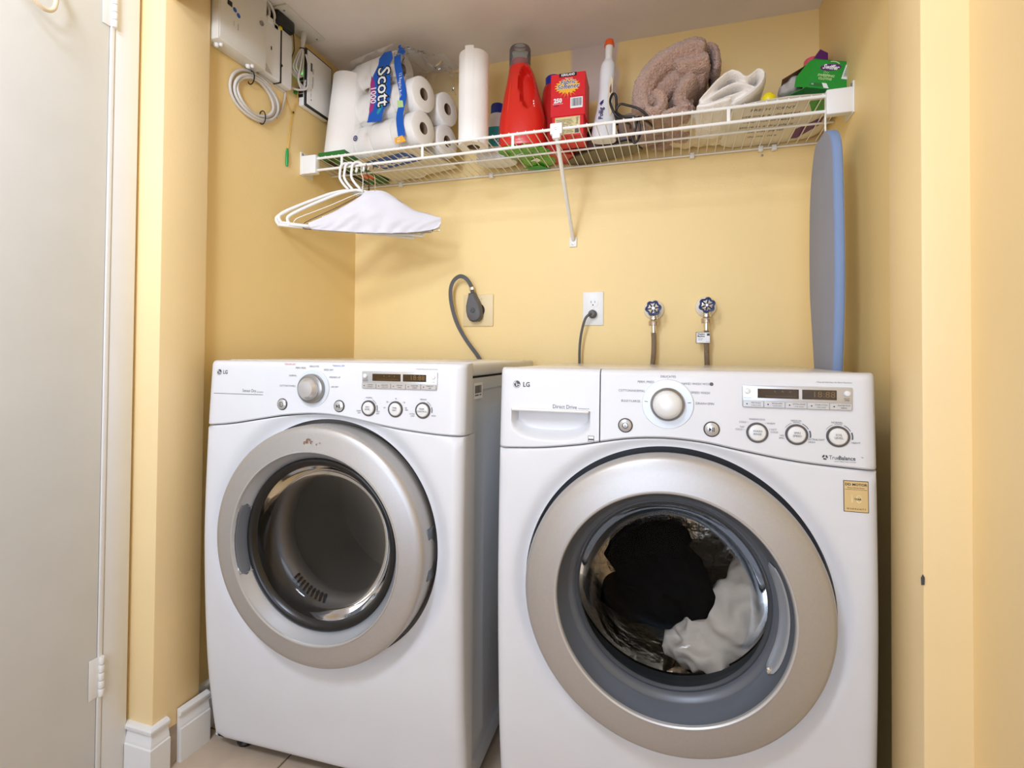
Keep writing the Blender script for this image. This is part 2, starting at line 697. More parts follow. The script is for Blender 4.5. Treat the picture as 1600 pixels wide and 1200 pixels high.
def fascia(name, yf, seam, x0, x1, zt, parent, pocket=None, mname='white'):
    nx, nz = (72 if pocket else 56), (44 if pocket else 16)
    rr = .014
    ex = []
    for i in range(nx + 1):
        t = i / nx
        ex.append(x0 + (x1 - x0) * t)
    if x0 < -.34:
        ex = sorted(ex + [x0 + q for q in (.0006, .0015, .003, .006)])
    if x1 > .34:
        ex = sorted(ex + [x1 - q for q in (.0006, .0015, .003, .006)])
    rings = []
    for x in ex:
        zl = interp(seam, x) + .0012
        col = [Vector((x, .06, zl)), Vector((x, yf(x, zl) + .003, zl)), Vector((x, yf(x, zl), zl + .003))]
        for j in range(1, nz + 1):
            z = zl + .003 + (zt - rr - zl - .003) * j / nz
            y = yf(x, z)
            if pocket:
                y += pocket(x, z)
            col.append(Vector((x, y, z)))
        yt = yf(x, zt - rr)
        for k in range(1, 7):
            a = k / 6 * PI / 2
            col.append(Vector((x, yt + rr - rr * math.cos(a), zt - rr + rr * math.sin(a))))
        col.append(Vector((x, .062, zt)))
        rings.append(col)
    s0 = [Vector((p.x, .06, p.z)) for p in rings[0]]
    s1 = [Vector((p.x, .06, p.z)) for p in rings[-1]]
    b = B()
    b.loft([s0] + rings + [s1], False, False, closed=False)
    return b.build(name, mname, parent, 40)


def cabinet(parent, zl, depth):
    """steel body with embossed side panels, and a separate lid"""
    x = .3405
    xi = x - .008
    b = B()
    b.box(-xi, -xi + .003, .05, depth - .002, .03, zl)
    b.box(xi - .003, xi, .05, depth - .002, .03, zl)
    b.box(-xi, xi, .05, depth - .002, .03, .034)
    b.box(-xi, xi, .05, depth - .002, zl - .003, zl)
    b.box(-xi, xi, depth - .006, depth - .002, .03, zl)
    b.box(-xi, xi, .070, .073, zl - .135, zl)
    b.build('chassis', 'chassis', parent, 0)
    for sx in (-1, 1):
        outer = [(.05, .03), (depth, .03), (depth, zl - .004), (.05, zl - .004)]

        def rr(y0, y1, z0, z1, r, dx):
            pts = []
            for (cy, cz, a0) in ((y1 - r, z0 + r, -90), (y1 - r, z1 - r, 0), (y0 + r, z1 - r, 90), (y0 + r, z0 + r, 180)):
                for k in range(6):
                    a = R(a0 + 90 * k / 5)
                    pts.append(Vector((sx * (x - dx), cy + r * math.cos(a), cz + r * math.sin(a))))
            return pts
        rings = [rr(.05, depth, .03, zl - .004, .002, .006), rr(.05, depth, .03, zl - .004, .002, 0),
                 rr(.088, depth - .04, .07, .925, .03, 0), rr(.094, depth - .046, .076, .919, .028, .005),
                 rr(.14, depth - .09, .10, .895, .028, .005), rr(.146, depth - .096, .106, .889, .026, .0015)]
        b = B()
        b.loft(rings, False, True)
        b.build('side_panel', 'side', parent, 30)
    b = B().box(-x, x, .064, depth + .002, zl, zl + .033, .009, 3)
    b.build('lid', 'lid', parent)
    for px in (-.28, .28):
        for py in (.09, depth - .06):
            f = B()
            f.lathe([(0, 0), (.022, 0), (.024, .006), (.02, .012), (.009, .014), (.009, .032), (0, .032)], T(px, py, 0), 18)
            f.build('foot', 'black', parent)


def knob(parent, x, z, yf, r0, r1, r2, tip, capm='knobw'):
    y = yf(x, z)
    mx = T(x, y, z) @ XZ
    base = B().lathe([(0, -.004), (r0, -.004), (r0, .002), (r0 - .0015, .0035), (r1 + .003, .0035), (0, .0035)], mx, 48).build('knob', 'knobb', parent)
    B().lathe([(r1, .003), (r1, .010), (r1 - .0015, .014), (r2 + .001, .0165), (r2, .0165), (r2, .003)], mx, 48).build('skirt', 'knobr', base)
    B().lathe([(r2, .006), (r2, .020), (r2 - .002, .0235), (r2 * .7, tip), (r2 * .35, tip + .0012), (0, tip + .0016)], mx, 48).build('cap', capm, base)
    return base


def lg_logo(fl_dark, fl_white, u, v, r):
    fl_dark.disc(u, v, r, 28)
    fl_white.ring(u, v, r * .74, r * .88, 95, 355, 28)
    fl_white.rect(u + .08 * r, u + .82 * r, v - .07 * r, v + .07 * r)
    fl_white.rect(u - .12 * r, u + .02 * r, v - .42 * r, v + .5 * r)
    fl_white.rect(u - .12 * r, u + .26 * r, v - .42 * r, v - .29 * r)
    fl_white.disc(u - .42 * r, v + .36 * r, r * .13, 10)


def push_button(parent, x, z, yf, r, sym, name):
    mx = T(x, yf(x, z), z) @ XZ
    rim = B().lathe([(0, -.003), (r, -.003), (r, .0015), (r - .0012, .0025), (r - .002, .001), (0, .001)], mx, 32).build(name, 'dialr', parent)
    B().lathe([(r - .0018, 0), (r - .002, .003), (r - .004, .0045), (0, .0052)], mx, 32).build('cap', 'silver2', rim)
    f = Flat()
    k = r / .0135
    if sym == 'power':
        f.ring(0, 0, .0046 * k, .0056 * k)
        f.rect(-.0006 * k, .0006 * k, -.0024 * k, .0024 * k)
    else:
        f.poly([(-.0045 * k, -.0038 * k), (-.0002 * k, 0), (-.0045 * k, .0038 * k)])
        f.rect(.0008 * k, .0020 * k, -.0038 * k, .0038 * k)
        f.rect(.0032 * k, .0044 * k, -.0038 * k, .0038 * k)
    f.build('symbol', 'inkk', rim, lambda u, v: mx @ Vector((u, v, .0056)))
    return rim


def dial_button(parent, x, z, yf, r, lines):
    mx = T(x, yf(x, z), z) @ XZ
    rim = B().lathe([(0, -.003), (r, -.003), (r, .002), (r - .0008, .003), (r - .0035, .003), (r - .004, .001), (0, .001)], mx, 36).build('option_button', 'dialr', parent)
    B().lathe([(r - .0037, .0), (r - .0037, .003), (r - .0055, .0048), (0, .006)], mx, 36).build('cap', 'knobw', rim)
    f = Flat()
    for i, t in enumerate(lines):
        f.text(t, 0, .0032 - .0052 * i - (.0016 if len(lines) == 1 else 0), .0050 * r / .0175)
    f.build('lettering', 'inkl', rim, lambda u, v: mx @ Vector((u, v, .0064)))


def display(parent, x0, x1, z0, z1, yf, labels, texts, left_t='CUSTOM\nPROGRAM'):
    yb = min(yf(x0, z0), yf(x1, z1))
    pl = B()
    pl.box(x0, x1, yb - .0018, yb + .012, z0, z1, .0022, 2)
    fr = pl.build('display', 'silver2', parent)
    pt = lambda u, v: Vector((u, yb - .0024, v))
    w = x1 - x0
    zs = z0 + .013
    for a, b, nm in ((.145, .525, 'program'), (.555, .86, 'time')):
        B().box(x0 + a * w, x0 + b * w, yb - .0026, yb + .002, zs + .0045, z1 - .0055, .0006, 1).build('display_window', 'lcd', fr)
    for xx in (x0 + .0088, x1 - .0088):
        B().lathe([(0, -.002), (.0052, -.002), (.0052, .002), (.004, .0036), (0, .0042)], T(xx, yb - .0018, z1 - .0105) @ XZ, 22).build('round_button', 'knobw', fr)
    f = Flat()
    g = Flat()
    n = 5
    for i in range(n):
        bx0 = x0 + .0012 + (w - .0024) * i / n
        bx1 = x0 + .0012 + (w - .0024) * (i + 1) / n - .0007
        B().box(bx0, bx1, yb - .0042, yb, z0 + .0008, zs - .0006, .0007, 1).build('option_key', 'silver2', fr)
        f.disc(bx0 + .0066, (z0 + zs) / 2, .0012, 12)
        g.text(labels[i], bx0 + .0215, (z0 + zs) / 2 + .0021, .0036, sx=.92)
        g.text(texts[i], bx0 + .0215, (z0 + zs) / 2 - .0022, .003, sx=.9)
    f.build('key_dot', 'inkk', fr, lambda u, v: Vector((u, yb - .0046, v)))['kind'] = 'stuff'
    g.build('key_lettering', 'ink', fr, lambda u, v: Vector((u, yb - .0046, v)))
    for t, xx in (left_t, x0 + .0092), ('DELAY\nTIMER', x1 - .0092):
        Flat().text(t, xx, z0 + .0188, .0030, sx=.95).build('button_name', 'ink', fr, lambda u, v: Vector((u, yb - .0023, v)))
    h = Flat()
    Flat().text('18:88', x0 + .745 * w, (zs + z1) / 2 - .0002, .0150, sx=1.1).build('time_digits', 'amber', fr, lambda u, v: Vector((u, yb - .0029, v)))
    for q in (.30, .37, .44):
        h.poly([(x0 + q * w, z1 - .0115), (x0 + q * w + .003, z1 - .0100), (x0 + q * w, z1 - .0085)])
    h.rect(x0 + .22 * w, x0 + .50 * w, zs + .0082, zs + .0087)
    h.build('display_marks', 'amber', fr, lambda u, v: Vector((u, yb - .0029, v)))['kind'] = 'stuff'
    return fr, pt


def ring_door(parent, cx, cz):
    d = bpy.data.objects.new('door', None)
    COL.objects.link(d)
    d.parent = parent
    return d, T(cx, 0, cz) @ XZ


# ---- washer
WS = smooth_tab([(-.343, .8140), (-.256, .8185), (-.177, .8284), (-.1316, .8370), (-.069, .8475), (-.005, .8512), (.062, .8470), (.1255, .8362), (.226, .8215), (.343, .8146)])
wa = thing('washing_machine', 'white front-loading washing machine with a silver-ringed clear glass door and laundry inside, at right', 'washing machine')
wy = make_profile(0)
cabinet(wa, .947, .675)
front_panel(wy, WS, 0, .555, .280, wa, .012, .03)
fascia('control_panel', wy, WS, -.1296, .343, .981, wa)


def pocket(x, z):
    a = (x + .2316) / .081
    if abs(a) >= 1 or z > .8942:
        return 0
    zbot = .8365 + .022 * abs(a) ** 4 + .004 * a * a
    if z < zbot - .004:
        return 0
    k = min(1, max(0, (z - zbot + .004) / .024))
    k = k * k * (3 - 2 * k)
    e = min(1, (1 - abs(a)) / .08)
    return .026 * k * e


dw = fascia('detergent_drawer', wy, WS, -.343, -.1320, .981, wa, pocket)
B().box(-.3115, -.1515, -.0035, .012, .8925, .8985, .0028, 3).build('drawer_pull', 'lid', dw)
d, mx = ring_door(wa, 0, .555)
B().lathe([(.262, -.03), (.270, -.005), (.2725, .015), (.2715, .030), (.268, .037), (.262, .0405), (.24, .0455), (.2145, .0500), (.2095, .0506)], mx, 128).build('door_ring', 'silver', d, 50)
B().lathe([(.2098, .0500), (.2088, .0523), (.2062, .0523), (.2045, .0495), (.2035, .044)], mx, 128).build('chrome_lip', 'silver2', d, 60)
B().lathe([(.2038, .046), (.200, .034), (.195, .020), (.191, .012), (.189, .006), (.1845, .004), (.180, -.004), (.177, -.010)], mx, 128).build('inner_bezel', 'cone', d, 50)
B().lathe([(.181, -.008), (.1775, -.006), (.174, -.007), (.171, -.011)], mx, 128).build('glass_rim', 'gasket', d, 60)
B().lathe([(.176, -.006), (.172, -.012), (.162, -.034), (.149, -.056), (.136, -.072), (.125, -.081), (.11, -.086), (.06, -.090), (0, -.092)], mx, 96).build('glass_bowl', 'glass', d, 70)
hb = B()
secs = []
for k in range(25):
    a = R(-31 + 60 * k / 24)
    e = math.sqrt(max(0, 1 - (2 * k / 24 - 1) ** 8))
    rm, hw = .1925, .0062 * e + .0004
    ring = []
    for q in range(10):
        w = 2 * PI * q / 10
        r = rm + hw * math.cos(w)
        h = .021 + (r - .1925) * 1.9 + .0032 * math.sin(w)
        ring.append(mx @ Vector((r * math.cos(a), r * math.sin(a), h)))
    secs.append(ring)
hb.loft(secs)
hd = hb.build('door_handle', 'cone2', d, 60)
B().lathe([(0, 0), (.005, 0), (.0062, .002), (.0045, .0045), (0, .0055)], mx @ T(.1925 * math.cos(R(-29)), .1925 * math.sin(R(-29)), .022), 16).build('handle_tip', 'chrome', hd)
# tub behind the glass
tub = bpy.data.objects.new('tub', None)
COL.objects.link(tub)
tub.parent = wa
B().lathe([(.285, -.03), (.24, -.034), (.212, -.040), (.200, -.050), (.196, -.070), (.199, -.078), (.195, -.086), (.199, -.096), (.21, -.105)], mx, 96).build('door_gasket', 'gasket', tub, 60)
B().lathe([(.200, -.106), (.225, -.112), (.238, -.126), (.240, -.36), (.232, -.375), (.15, -.385), (.06, -.37), (0, -.372)], mx, 96).build('drum', 'drum', tub, 50)
for a in (35, 155, 275):
    fn = B()
    ca, sa = math.cos(R(a)), math.sin(R(a))
    rings = []
    for t in (0, .25, .5, .75, 1):
        hh = -.16 - .19 * t
        pr = []
        for w, dr_ in ((-.035, 0), (-.018, .028), (-.008, .04), (.008, .04), (.018, .028), (.035, 0)):
            rr_ = .238 - dr_ * (1 - .5 * abs(2 * t - 1) ** 3)
            pr.append(mx @ Vector((rr_ * ca - w * sa, rr_ * sa + w * ca, hh)))
        rings.append(pr)
    fn.loft(rings)
    fn.build('drum_fin', 'drum', tub, 40)
hp = B()
for ai in range(14):
    for hi in range(6):
        a = R(-20 + ai * 4.2 + (hi % 2) * 2.1)
        p = mx @ Vector((.2385 * math.cos(a), .2385 * math.sin(a), -.17 - hi * .028))
        nrm = mx.to_3x3() @ Vector((-math.cos(a), -math.sin(a), 0))
        hp.lathe([(0, .001), (.0035, .0012), (.0052, -.0002)], frame(p, nrm), 10)
ho = hp.build('drum_dimples', 'chrome', tub, kind='stuff')

# washer controls and lettering
knob(wa, -.0029, .9165, wy, .0475, .0315, .0255, .027)
kb = Flat()
for k in range(7):
    a = R(90 + (k - 3) * -28)
    c_, s_ = math.cos(a), math.sin(a)
    u, v = -.0029, .9165
    kb.poly([(u + c_ * .0365 - s_ * .0006, v + s_ * .0365 + c_ * .0006), (u + c_ * .0425 - s_ * .0006, v + s_ * .0425 + c_ * .0006), (u + c_ * .0425 + s_ * .0006, v + s_ * .0425 - c_ * .0006), (u + c_ * .0365 + s_ * .0006, v + s_ * .0365 - c_ * .0006)])
kb.build('knob_tick', 'inkl', wa, lambda u, v: Vector((u, wy(u, v) - .0042, v)))
push_button(wa, -.0812, .8728, wy, .0140, 'power', 'power_button')
push_button(wa, .0754, .8732, wy, .0143, 'play', 'start_button')
display(wa, .1276, .3038, .9160, .9560, wy, ['PRE-WASH', 'RINSE+SPIN', 'EXTRA RINSE', 'STAIN CYCLE', 'WATER PLUS'], ['•CHILD LOCK', '•LOCK SIGN', '•TUB CLEAN', '•SPIN ONLY', '•BEEPER'])
for x, l in ((.1524, ['WASH', 'RINSE']), (.2161, ['SPIN', 'SPEED']), (.2805, ['SOIL', 'LEVEL'])):
    dial_button(wa, x, .8708, wy, .0183, l)
on_w = lambda u, v: Vector((u, wy(u, v) - .0005, v))
tx = Flat()
for t, u, v, al in (('PERM. PRESS', -.0275, .9575, 'RIGHT'), ('COTTON/NORMAL', -.0445, .9400, 'RIGHT'), ('BULKY/LARGE', -.0535, .9200, 'RIGHT'), ('DELICATES', -.002, .9685, 'CENTER'),
                    ('HAND WASH WOOL', .0225, .9560, 'LEFT'), ('SPEED WASH', .0390, .9395, 'LEFT'), ('DRAIN+SPIN', .0475, .9195, 'LEFT')):
    Flat().text(t, u, v, .0062, al, sx=.93).build('cycle_name', 'inkl', wa, on_w)
for u, v in ((-.0243, .9555), (-.0413, .9385), (-.0500, .9190), (-.0029, .9640), (.0190, .9550), (.0356, .9380), (.0438, .9185)):
    tx.disc(u, v, .0007, 8)
tx.disc(.0755, .9563, .0034, 14)
sm = .0046
for t, u, v, al in (('WARM/COLD', .1524, .8945, 'CENTER'), ('COLD •', .1375, .8888, 'RIGHT'), ('• WARM', .1655, .8880, 'LEFT'), ('TAP\nCOLD •', .1310, .8775, 'RIGHT'), ('• HOT\n  COLD', .1722, .8752, 'LEFT'),
                    ('MEDIUM', .2155, .8945, 'CENTER'), ('NO\nSPIN', .1965, .8655, 'RIGHT'), ('EXTRA\nHIGH', .2345, .8610, 'LEFT'),
                    ('NORMAL', .2795, .8945, 'CENTER'), ('LIGHT', .2600, .8635, 'RIGHT'), ('HEAVY', .3005, .8610, 'LEFT')):
    Flat().text(t, u, v, sm, al, sx=.95).build('dial_name', 'inkl', wa, on_w)
for cx_ in (.2161, .2805):
    for a0, a1, w in ((112, 148, .0005), (72, 104, .0007), (28, 64, .0012), (-12, 20, .0024)):
        tx.ring(cx_, .8708, .0208, .0208 + w, a0, a1, 10)
Flat().text('• Press & Hold 3sec. for Extra Functions', .3035, .9642, .0036, 'RIGHT', sx=.95).build('hint_lettering', 'inkl', wa, on_w)
Flat().text('ANTI-VIBRATION SYSTEM', .2905, .8280, .0026, 'CENTER', sx=1.1).build('slogan_lettering', 'inkl', wa, on_w)
tx.build('panel_marks', 'inkl', wa, on_w)['kind'] = 'stuff'
td, tw = Flat(), Flat()
lg_logo(td, tw, -.3035, .9468, .0078)
td.build('brand_emblem', 'ink', wa, on_w)
Flat().text('LG', -.2825, .9463, .0135, bold=.025, sx=.92).build('brand_lettering', 'ink', wa, on_w)
Flat().text('Direct Drive', -.1765, .9035, .0112, 'RIGHT', sx=.86).build('drawer_lettering', 'ink', wa, on_w)
Flat().text('WM2050CW', -.1745, .9012, .0032, 'LEFT', sx=1.3).build('model_number', 'ink', wa, on_w)
Flat().text('True', .2662, .8340, .0098, 'LEFT', sx=.80).text('Balance', .2808, .8340, .0097, 'LEFT', sx=.86, bold=.02).text('™', .3140, .8360, .0045, 'LEFT').build('feature_lettering', 'ink', wa, on_w)
td = Flat()
for k in range(3):
    td.ring(.2600, .8340, .0016, .0044, 100 + 120 * k, 190 + 120 * k, 8)
td.build('feature_emblem', 'ink', wa, on_w)
tw.build('brand_emblem_lines', 'inkw', wa, lambda u, v: on_w(u, v) - Vector((0, .0004, 0)))
Flat().rect(-.1535, -.1415, .8375, .8490).build('energy_label', 'inkl', wa, on_w)
f = Flat()
f.rect(-.1525, -.1425, .8435, .8480)
f.rect(-.1525, -.1425, .8385, .8400)
f.text('', 0, 0, .001)
f.build('energy_label_print', 'inkw', wa, lambda u, v: on_w(u, v) - Vector((0, .0004, 0)))
st = Flat().rect(.2872, .3248, .7440, .7970, 4).build('warranty_sticker', 'inkk', wa, on_w)
Flat().rect(.2882, .3238, .7450, .7960, 4).build('sticker_face', 'gold', st, lambda u, v: on_w(u, v) - Vector((0, .0003, 0)))
f = Flat()
f.text('DD MOTOR', .306, .7905, .0058, bold=.02, sx=1.05)
f.text('Direct Drive Motor', .306, .7850, .0034, sx=.95)
f.rect(.2895, .3225, .7818, .7822)
f.text('YEAR', .3085, .7660, .0046, bold=.02)
f.text('W A R R A N T Y', .306, .7495, .0038, bold=.01)
f.build('sticker_lettering', 'inkk', st, lambda u, v: on_w(u, v) - Vector((0, .0006, 0)))
f = Flat()
f.text('10', .305, .7660, .021)
f.build('sticker_number', 'cream', st, lambda u, v: on_w(u, v) - Vector((0, .0005, 0)))

# ---- dryer
DS = smooth_tab([(-.343, .8256), (-.2634, .8335), (-.1716, .8490), (-.0992, .8603), (-.0177, .8656), (.0611, .8600), (.1684, .8432), (.2705, .8335), (.343, .8310)])
dy = thing('clothes_dryer', 'white clothes dryer with a silver-ringed smoked glass door, left of the washing machine', 'dryer', (-.7638, -.0092, 0), .0287)
yy = make_profile(.007)
cabinet(dy, .957, .675)
DC = (.007, .577)
front_panel(yy, DS, DC[0], DC[1], .2765, dy, .018, .045)
fascia('control_panel', yy, DS, -.343, .343, .988, dy)
d, mx = ring_door(dy, *DC)
B().lathe([(.258, -.04), (.266, -.03), (.2685, .0), (.2685, .030), (.2665, .039), (.261, .044), (.250, .0465), (.222, .0515), (.2145, .0525)], mx, 128).build('door_ring', 'silver', d, 50)
B().lathe([(.2148, .0520), (.2138, .0542), (.2115, .0542), (.2100, .0515), (.2092, .047)], mx, 128).build('chrome_lip', 'silver2', d, 60)
B().lathe([(.2095, .049), (.206, .043), (.200, .034), (.1955, .027), (.193, .022)], mx, 128).build('inner_bezel', 'cone2', d, 60)
B().lathe([(.195, .020), (.192, .0265), (.186, .0275), (.179, .024), (.174, .014)], mx, 128).build('glass_rim', 'blackgl', d, 70)
B().lathe([(.178, .020), (.170, .004), (.163, -.012), (.155, -.022), (.14, -.027), (.08, -.031), (0, -.033)], mx, 96).build('door_window', 'smoke', d, 70)
hb = B()
secs = []
for k in range(25):
    a = R(157 + 48 * k / 24)
    e = math.sqrt(max(0, 1 - (2 * k / 24 - 1) ** 8))
    rm, hw = .2005, .0068 * e + .0003
    ring = []
    for q in range(10):
        w = 2 * PI * q / 10
        r = rm + hw * math.cos(w)
        h = .0350 + (r - .2005) * 1.7 + .0030 * math.sin(w)
        ring.append(mx @ Vector((r * math.cos(a), r * math.sin(a), h)))
    secs.append(ring)
hb.loft(secs)
hd = hb.build('door_handle', 'cone', d, 60)
rimp = [mx @ Vector(((.2005 + .0072 * s_) * math.cos(R(a)), (.2005 + .0072 * s_) * math.sin(R(a)), .0360 + .0122 * s_)) for s_, rngs in ((1, range(158, 205, 3)), (-1, range(204, 157, -3))) for a in rngs]
B().tube(rimp, .0009, 6, closed=True).build('handle_rim', 'chrome', hd)
tub = bpy.data.objects.new('drum_housing', None)
COL.objects.link(tub)
tub.parent = dy
B().lathe([(.285, -.05), (.20, -.052), (.172, -.045), (.158, -.048), (.150, -.062), (.150, -.085), (.165, -.10)], mx, 96).build('drum_mouth', 'drumd', tub, 60)
B().lathe([(.16, -.098), (.26, -.12), (.262, -.45), (.20, -.47), (0, -.475)], mx, 80).build('drum', 'drumd', tub, 50)
lv = B()
for k in range(9):
    a = R(226 + k * 4.2)
    p = mx @ (Matrix.Rotation(a, 4, 'Z') @ Vector((.158, 0, 0)))
    lv.box(-.012, .008, -.0022, .0022, -.05, -.0405, .0006, 1, mx @ Matrix.Rotation(a, 4, 'Z') @ T(.160, 0, 0))
lv.build('lint_grille', 'black', tub)
B().box(.2655, .2735, -.018, .02, DC[1] - .055, DC[1] + .055, .003).build('door_hinge', 'cone', d)

knob(dy, -.0333, .9252, yy, .0440, .0345, .0260, .030, 'silver2')
push_button(dy, -.1158, .8858, yy, .0140, 'power', 'power_button')
push_button(dy, .0390, .8866, yy, .0140, 'play', 'start_button')
display(dy, .0960, .2812, .9290, .9680, yy, ['CUSTOM', 'RACK DRY', 'LESS TIME', 'MORE TIME', 'DAMP DRY'], ['•PROGRAM', '•CHILD LOCK', '•SIGNAL', '•WRINKLE', '•BEEP'])
for x, l in ((.1150, ['DRY', 'LEVEL']), (.1821, ['TIME', 'DRY']), (.2486, ['TEMP.', 'CONTROL'])):
    dial_button(dy, x, .8845, yy, .0180, l)
on_d = lambda u, v: Vector((u, yy(u, v) - .0005, v))
tx = Flat()
for t, u, v, al in (('PERM. PRESS', -.0560, .9725, 'RIGHT'), ('NORMAL', -.0800, .9540, 'RIGHT'), ('COTTON/TOWELS', -.0820, .9295, 'RIGHT'), ('DELICATES', -.0330, .9765, 'CENTER'),
                    ('SPEED DRY', -.0070, .9690, 'LEFT'), ('FRESHEN UP', .0090, .9520, 'LEFT'), ('AIR DRY', .0150, .9300, 'LEFT')):
    Flat().text(t, u, v, .0058, al, sx=.9).build('cycle_name', 'inkl', dy, on_d)
for t, u, v, al in (('NORMAL', .1150, .9080, 'CENTER'), ('DAMP\nDRY', .0955, .8755, 'RIGHT'), ('VERY\nDRY', .1345, .8755, 'LEFT'), ('40', .1821, .9080, 'CENTER'), ('30 •', .1655, .9000, 'RIGHT'), ('• 50', .1985, .9000, 'LEFT'),
                    ('20 •', .1590, .8870, 'RIGHT'), ('• 60\n  MIN', .2030, .8860, 'LEFT'), ('MEDIUM', .2486, .9080, 'CENTER'), ('ULTRA\nLOW', .2290, .8735, 'RIGHT'), ('HIGH', .2690, .8735, 'LEFT')):
    Flat().text(t, u, v, .0046, al, sx=.9).build('dial_name', 'inkl', dy, on_d)
for cx_ in (.1150, .2486):
    for a0, a1, w in ((28, 64, .0010), (-12, 20, .0022)):
        tx.ring(cx_, .8845, .0205, .0205 + w, a0, a1, 10)
Flat().text('• Press & Hold 3sec. for Extra Functions', .2805, .9745, .0034, 'RIGHT', sx=.95).build('hint_lettering', 'inkl', dy, on_d)
Flat().rect(-.3193, -.1726, .9058, .9070, 6).build('panel_line', 'inkl', dy, on_d)
tx.build('panel_marks', 'inkl', dy, on_d)['kind'] = 'stuff'
td, tw = Flat(), Flat()
lg_logo(td, tw, -.3066, .9588, .0074)
td.build('brand_emblem', 'ink', dy, on_d)
Flat().text('LG', -.2880, .9588, .0130, bold=.025, sx=.88).build('brand_lettering', 'ink', dy, on_d)
Flat().text('Sensor Dry', -.1935, .9150, .0105, 'RIGHT', sx=.82).build('sensor_lettering', 'inkl', dy, on_d)
Flat().text('DLE2050W', -.1920, .9125, .0032, 'LEFT', sx=1.3).build('model_number', 'inkl', dy, on_d)
tw.build('brand_emblem_lines', 'inkw', dy, lambda u, v: on_d(u, v) - Vector((0, .0004, 0)))
Flat().text('*SENSOR DRY', -.0850, .9810, .0056, 'RIGHT', sx=.9).build('red_lettering', 'inkr', dy, on_d)
Flat().text('*MANUAL DRY', .0150, .9790, .0056, 'LEFT', sx=.9).build('blue_lettering', 'inkb', dy, on_d)
sx_ = lambda dd: (lambda u, v: Vector((.3405 + dd, u, v)))
sk = Flat().rect(.076, .136, .905, .942).build('side_label', 'inkw', dy, sx_(.0004))
f = Flat()
u = .082
random.seed(3)
while u < .126:
    w = random.choice((.0006, .001, .0016))
    f.rect(u, u + w, .918, .936)
    u += w + random.choice((.0006, .001))
f.rect(.082, .108, .9120, .9150)
f.rect(.114, .126, .9120, .9150)
f.build('side_label_print', 'inkl', sk, sx_(.0007))
f = Flat()
for (u, v, r) in ((0, .815, .008), (.008, .812, .005), (-.008, .810, .006), (.022, .808, .003), (.030, .812, .0025)):
    f.ring(u - .01 + DC[0], v - .002, r * .35, r * .7, 20 * u * 100, 260 + 20 * u * 100, 10)
f.build('door_scuff', 'kraft', d, lambda u, v: Vector((u, -.0505 - .0012, v)))

# laundry in the drum: each garment its own thing


def crumple(name, mname, blobs, parent=None, vox=.006, amp=.02, nsize=.06, seed=0, smooth=4, fine=0, squash=None):
    """blobs: ellipsoids (centre, radii, rotz); joined by a voxel remesh and folded by displacement"""
    bm = bmesh.new()
    for i, bl in enumerate(blobs):
        c, r = bl[0], bl[1]
        rot = bl[2] if len(bl) > 2 else (0, 0, 0)
        q = bmesh.ops.create_icosphere(bm, subdivisions=4, radius=1)
        from mathutils import Euler
        mm = T(*c) @ Euler(rot).to_matrix().to_4x4() @ Matrix.Diagonal((*r, 1))
        bmesh.ops.transform(bm, matrix=mm, verts=q['verts'])
    for v in bm.verts:
        p = v.co / nsize + Vector((seed * 3.1, seed * 1.7, seed))
        n = 1 - 2 * abs(noise.noise(p))
        n2 = noise.noise(p * 2.3 + Vector((5, 5, 5)))
        dirv = v.normal if v.normal.length > .1 else Vector((0, 0, 1))
        v.co += dirv * amp * (.75 * n + .35 * n2 - .3)
    me = bpy.data.meshes.new(name)
    bm.to_mesh(me)
    bm.free()
    me.materials.append(M[mname])
    o = bpy.data.objects.new(name, me)
    COL.objects.link(o)
    o.parent = parent
    rm = o.modifiers.new('remesh', 'REMESH')
    rm.mode = 'VOXEL'
    rm.voxel_size = vox
    rm.use_smooth_shade = True
    s_ = o.modifiers.new('smooth', 'SMOOTH')
    s_.iterations = smooth
    if fine:
        tx_ = bpy.data.textures.new(name, 'CLOUDS')
        tx_.noise_scale = fine[0]
        dm = o.modifiers.new('fibre', 'DISPLACE')
        dm.texture = tx_
        dm.strength = fine[1]
        dm.texture_coords = 'LOCAL'
    return o


tag(crumple('garment', 'laundry', [((.100, .185, .410), (.095, .075, .075)), ((.135, .165, .465), (.06, .06, .075), (0, .5, 0)), ((.085, .170, .385), (.095, .07, .04)), ((.165, .20, .53), (.035, .05, .055))], amp=.026, nsize=.045, seed=1, vox=.005),
    'crumpled pale laundry lying inside the washing machine drum', 'laundry')
tag(crumple('garment', 'blackc', [((-.055, .200, .545), (.095, .06, .065), (0, .35, 0)), ((.035, .165, .525), (.045, .045, .085), (0, -.55, 0)), ((-.045, .24, .445), (.11, .07, .05)), ((-.015, .185, .605), (.05, .05, .028)), ((-.01, .20, .46), (.06, .05, .05))], amp=.026, nsize=.05, seed=4, vox=.005, smooth=12),
    'black garment tumbled against the washing machine door glass', 'laundry')

# ------------------------------------------------------------------ wire shelf
sh = thing('wire_shelf', 'white vinyl-coated wire shelf spanning the closet above the machines', 'shelf')
YF, ZT, ZL, YR = .430, 1.657, 1.618, .733
xa, xb = XL + .002, XR - .002


def rod(b, p, q, r, seg=10):
    b.tube([p, q], r, seg)
    return b


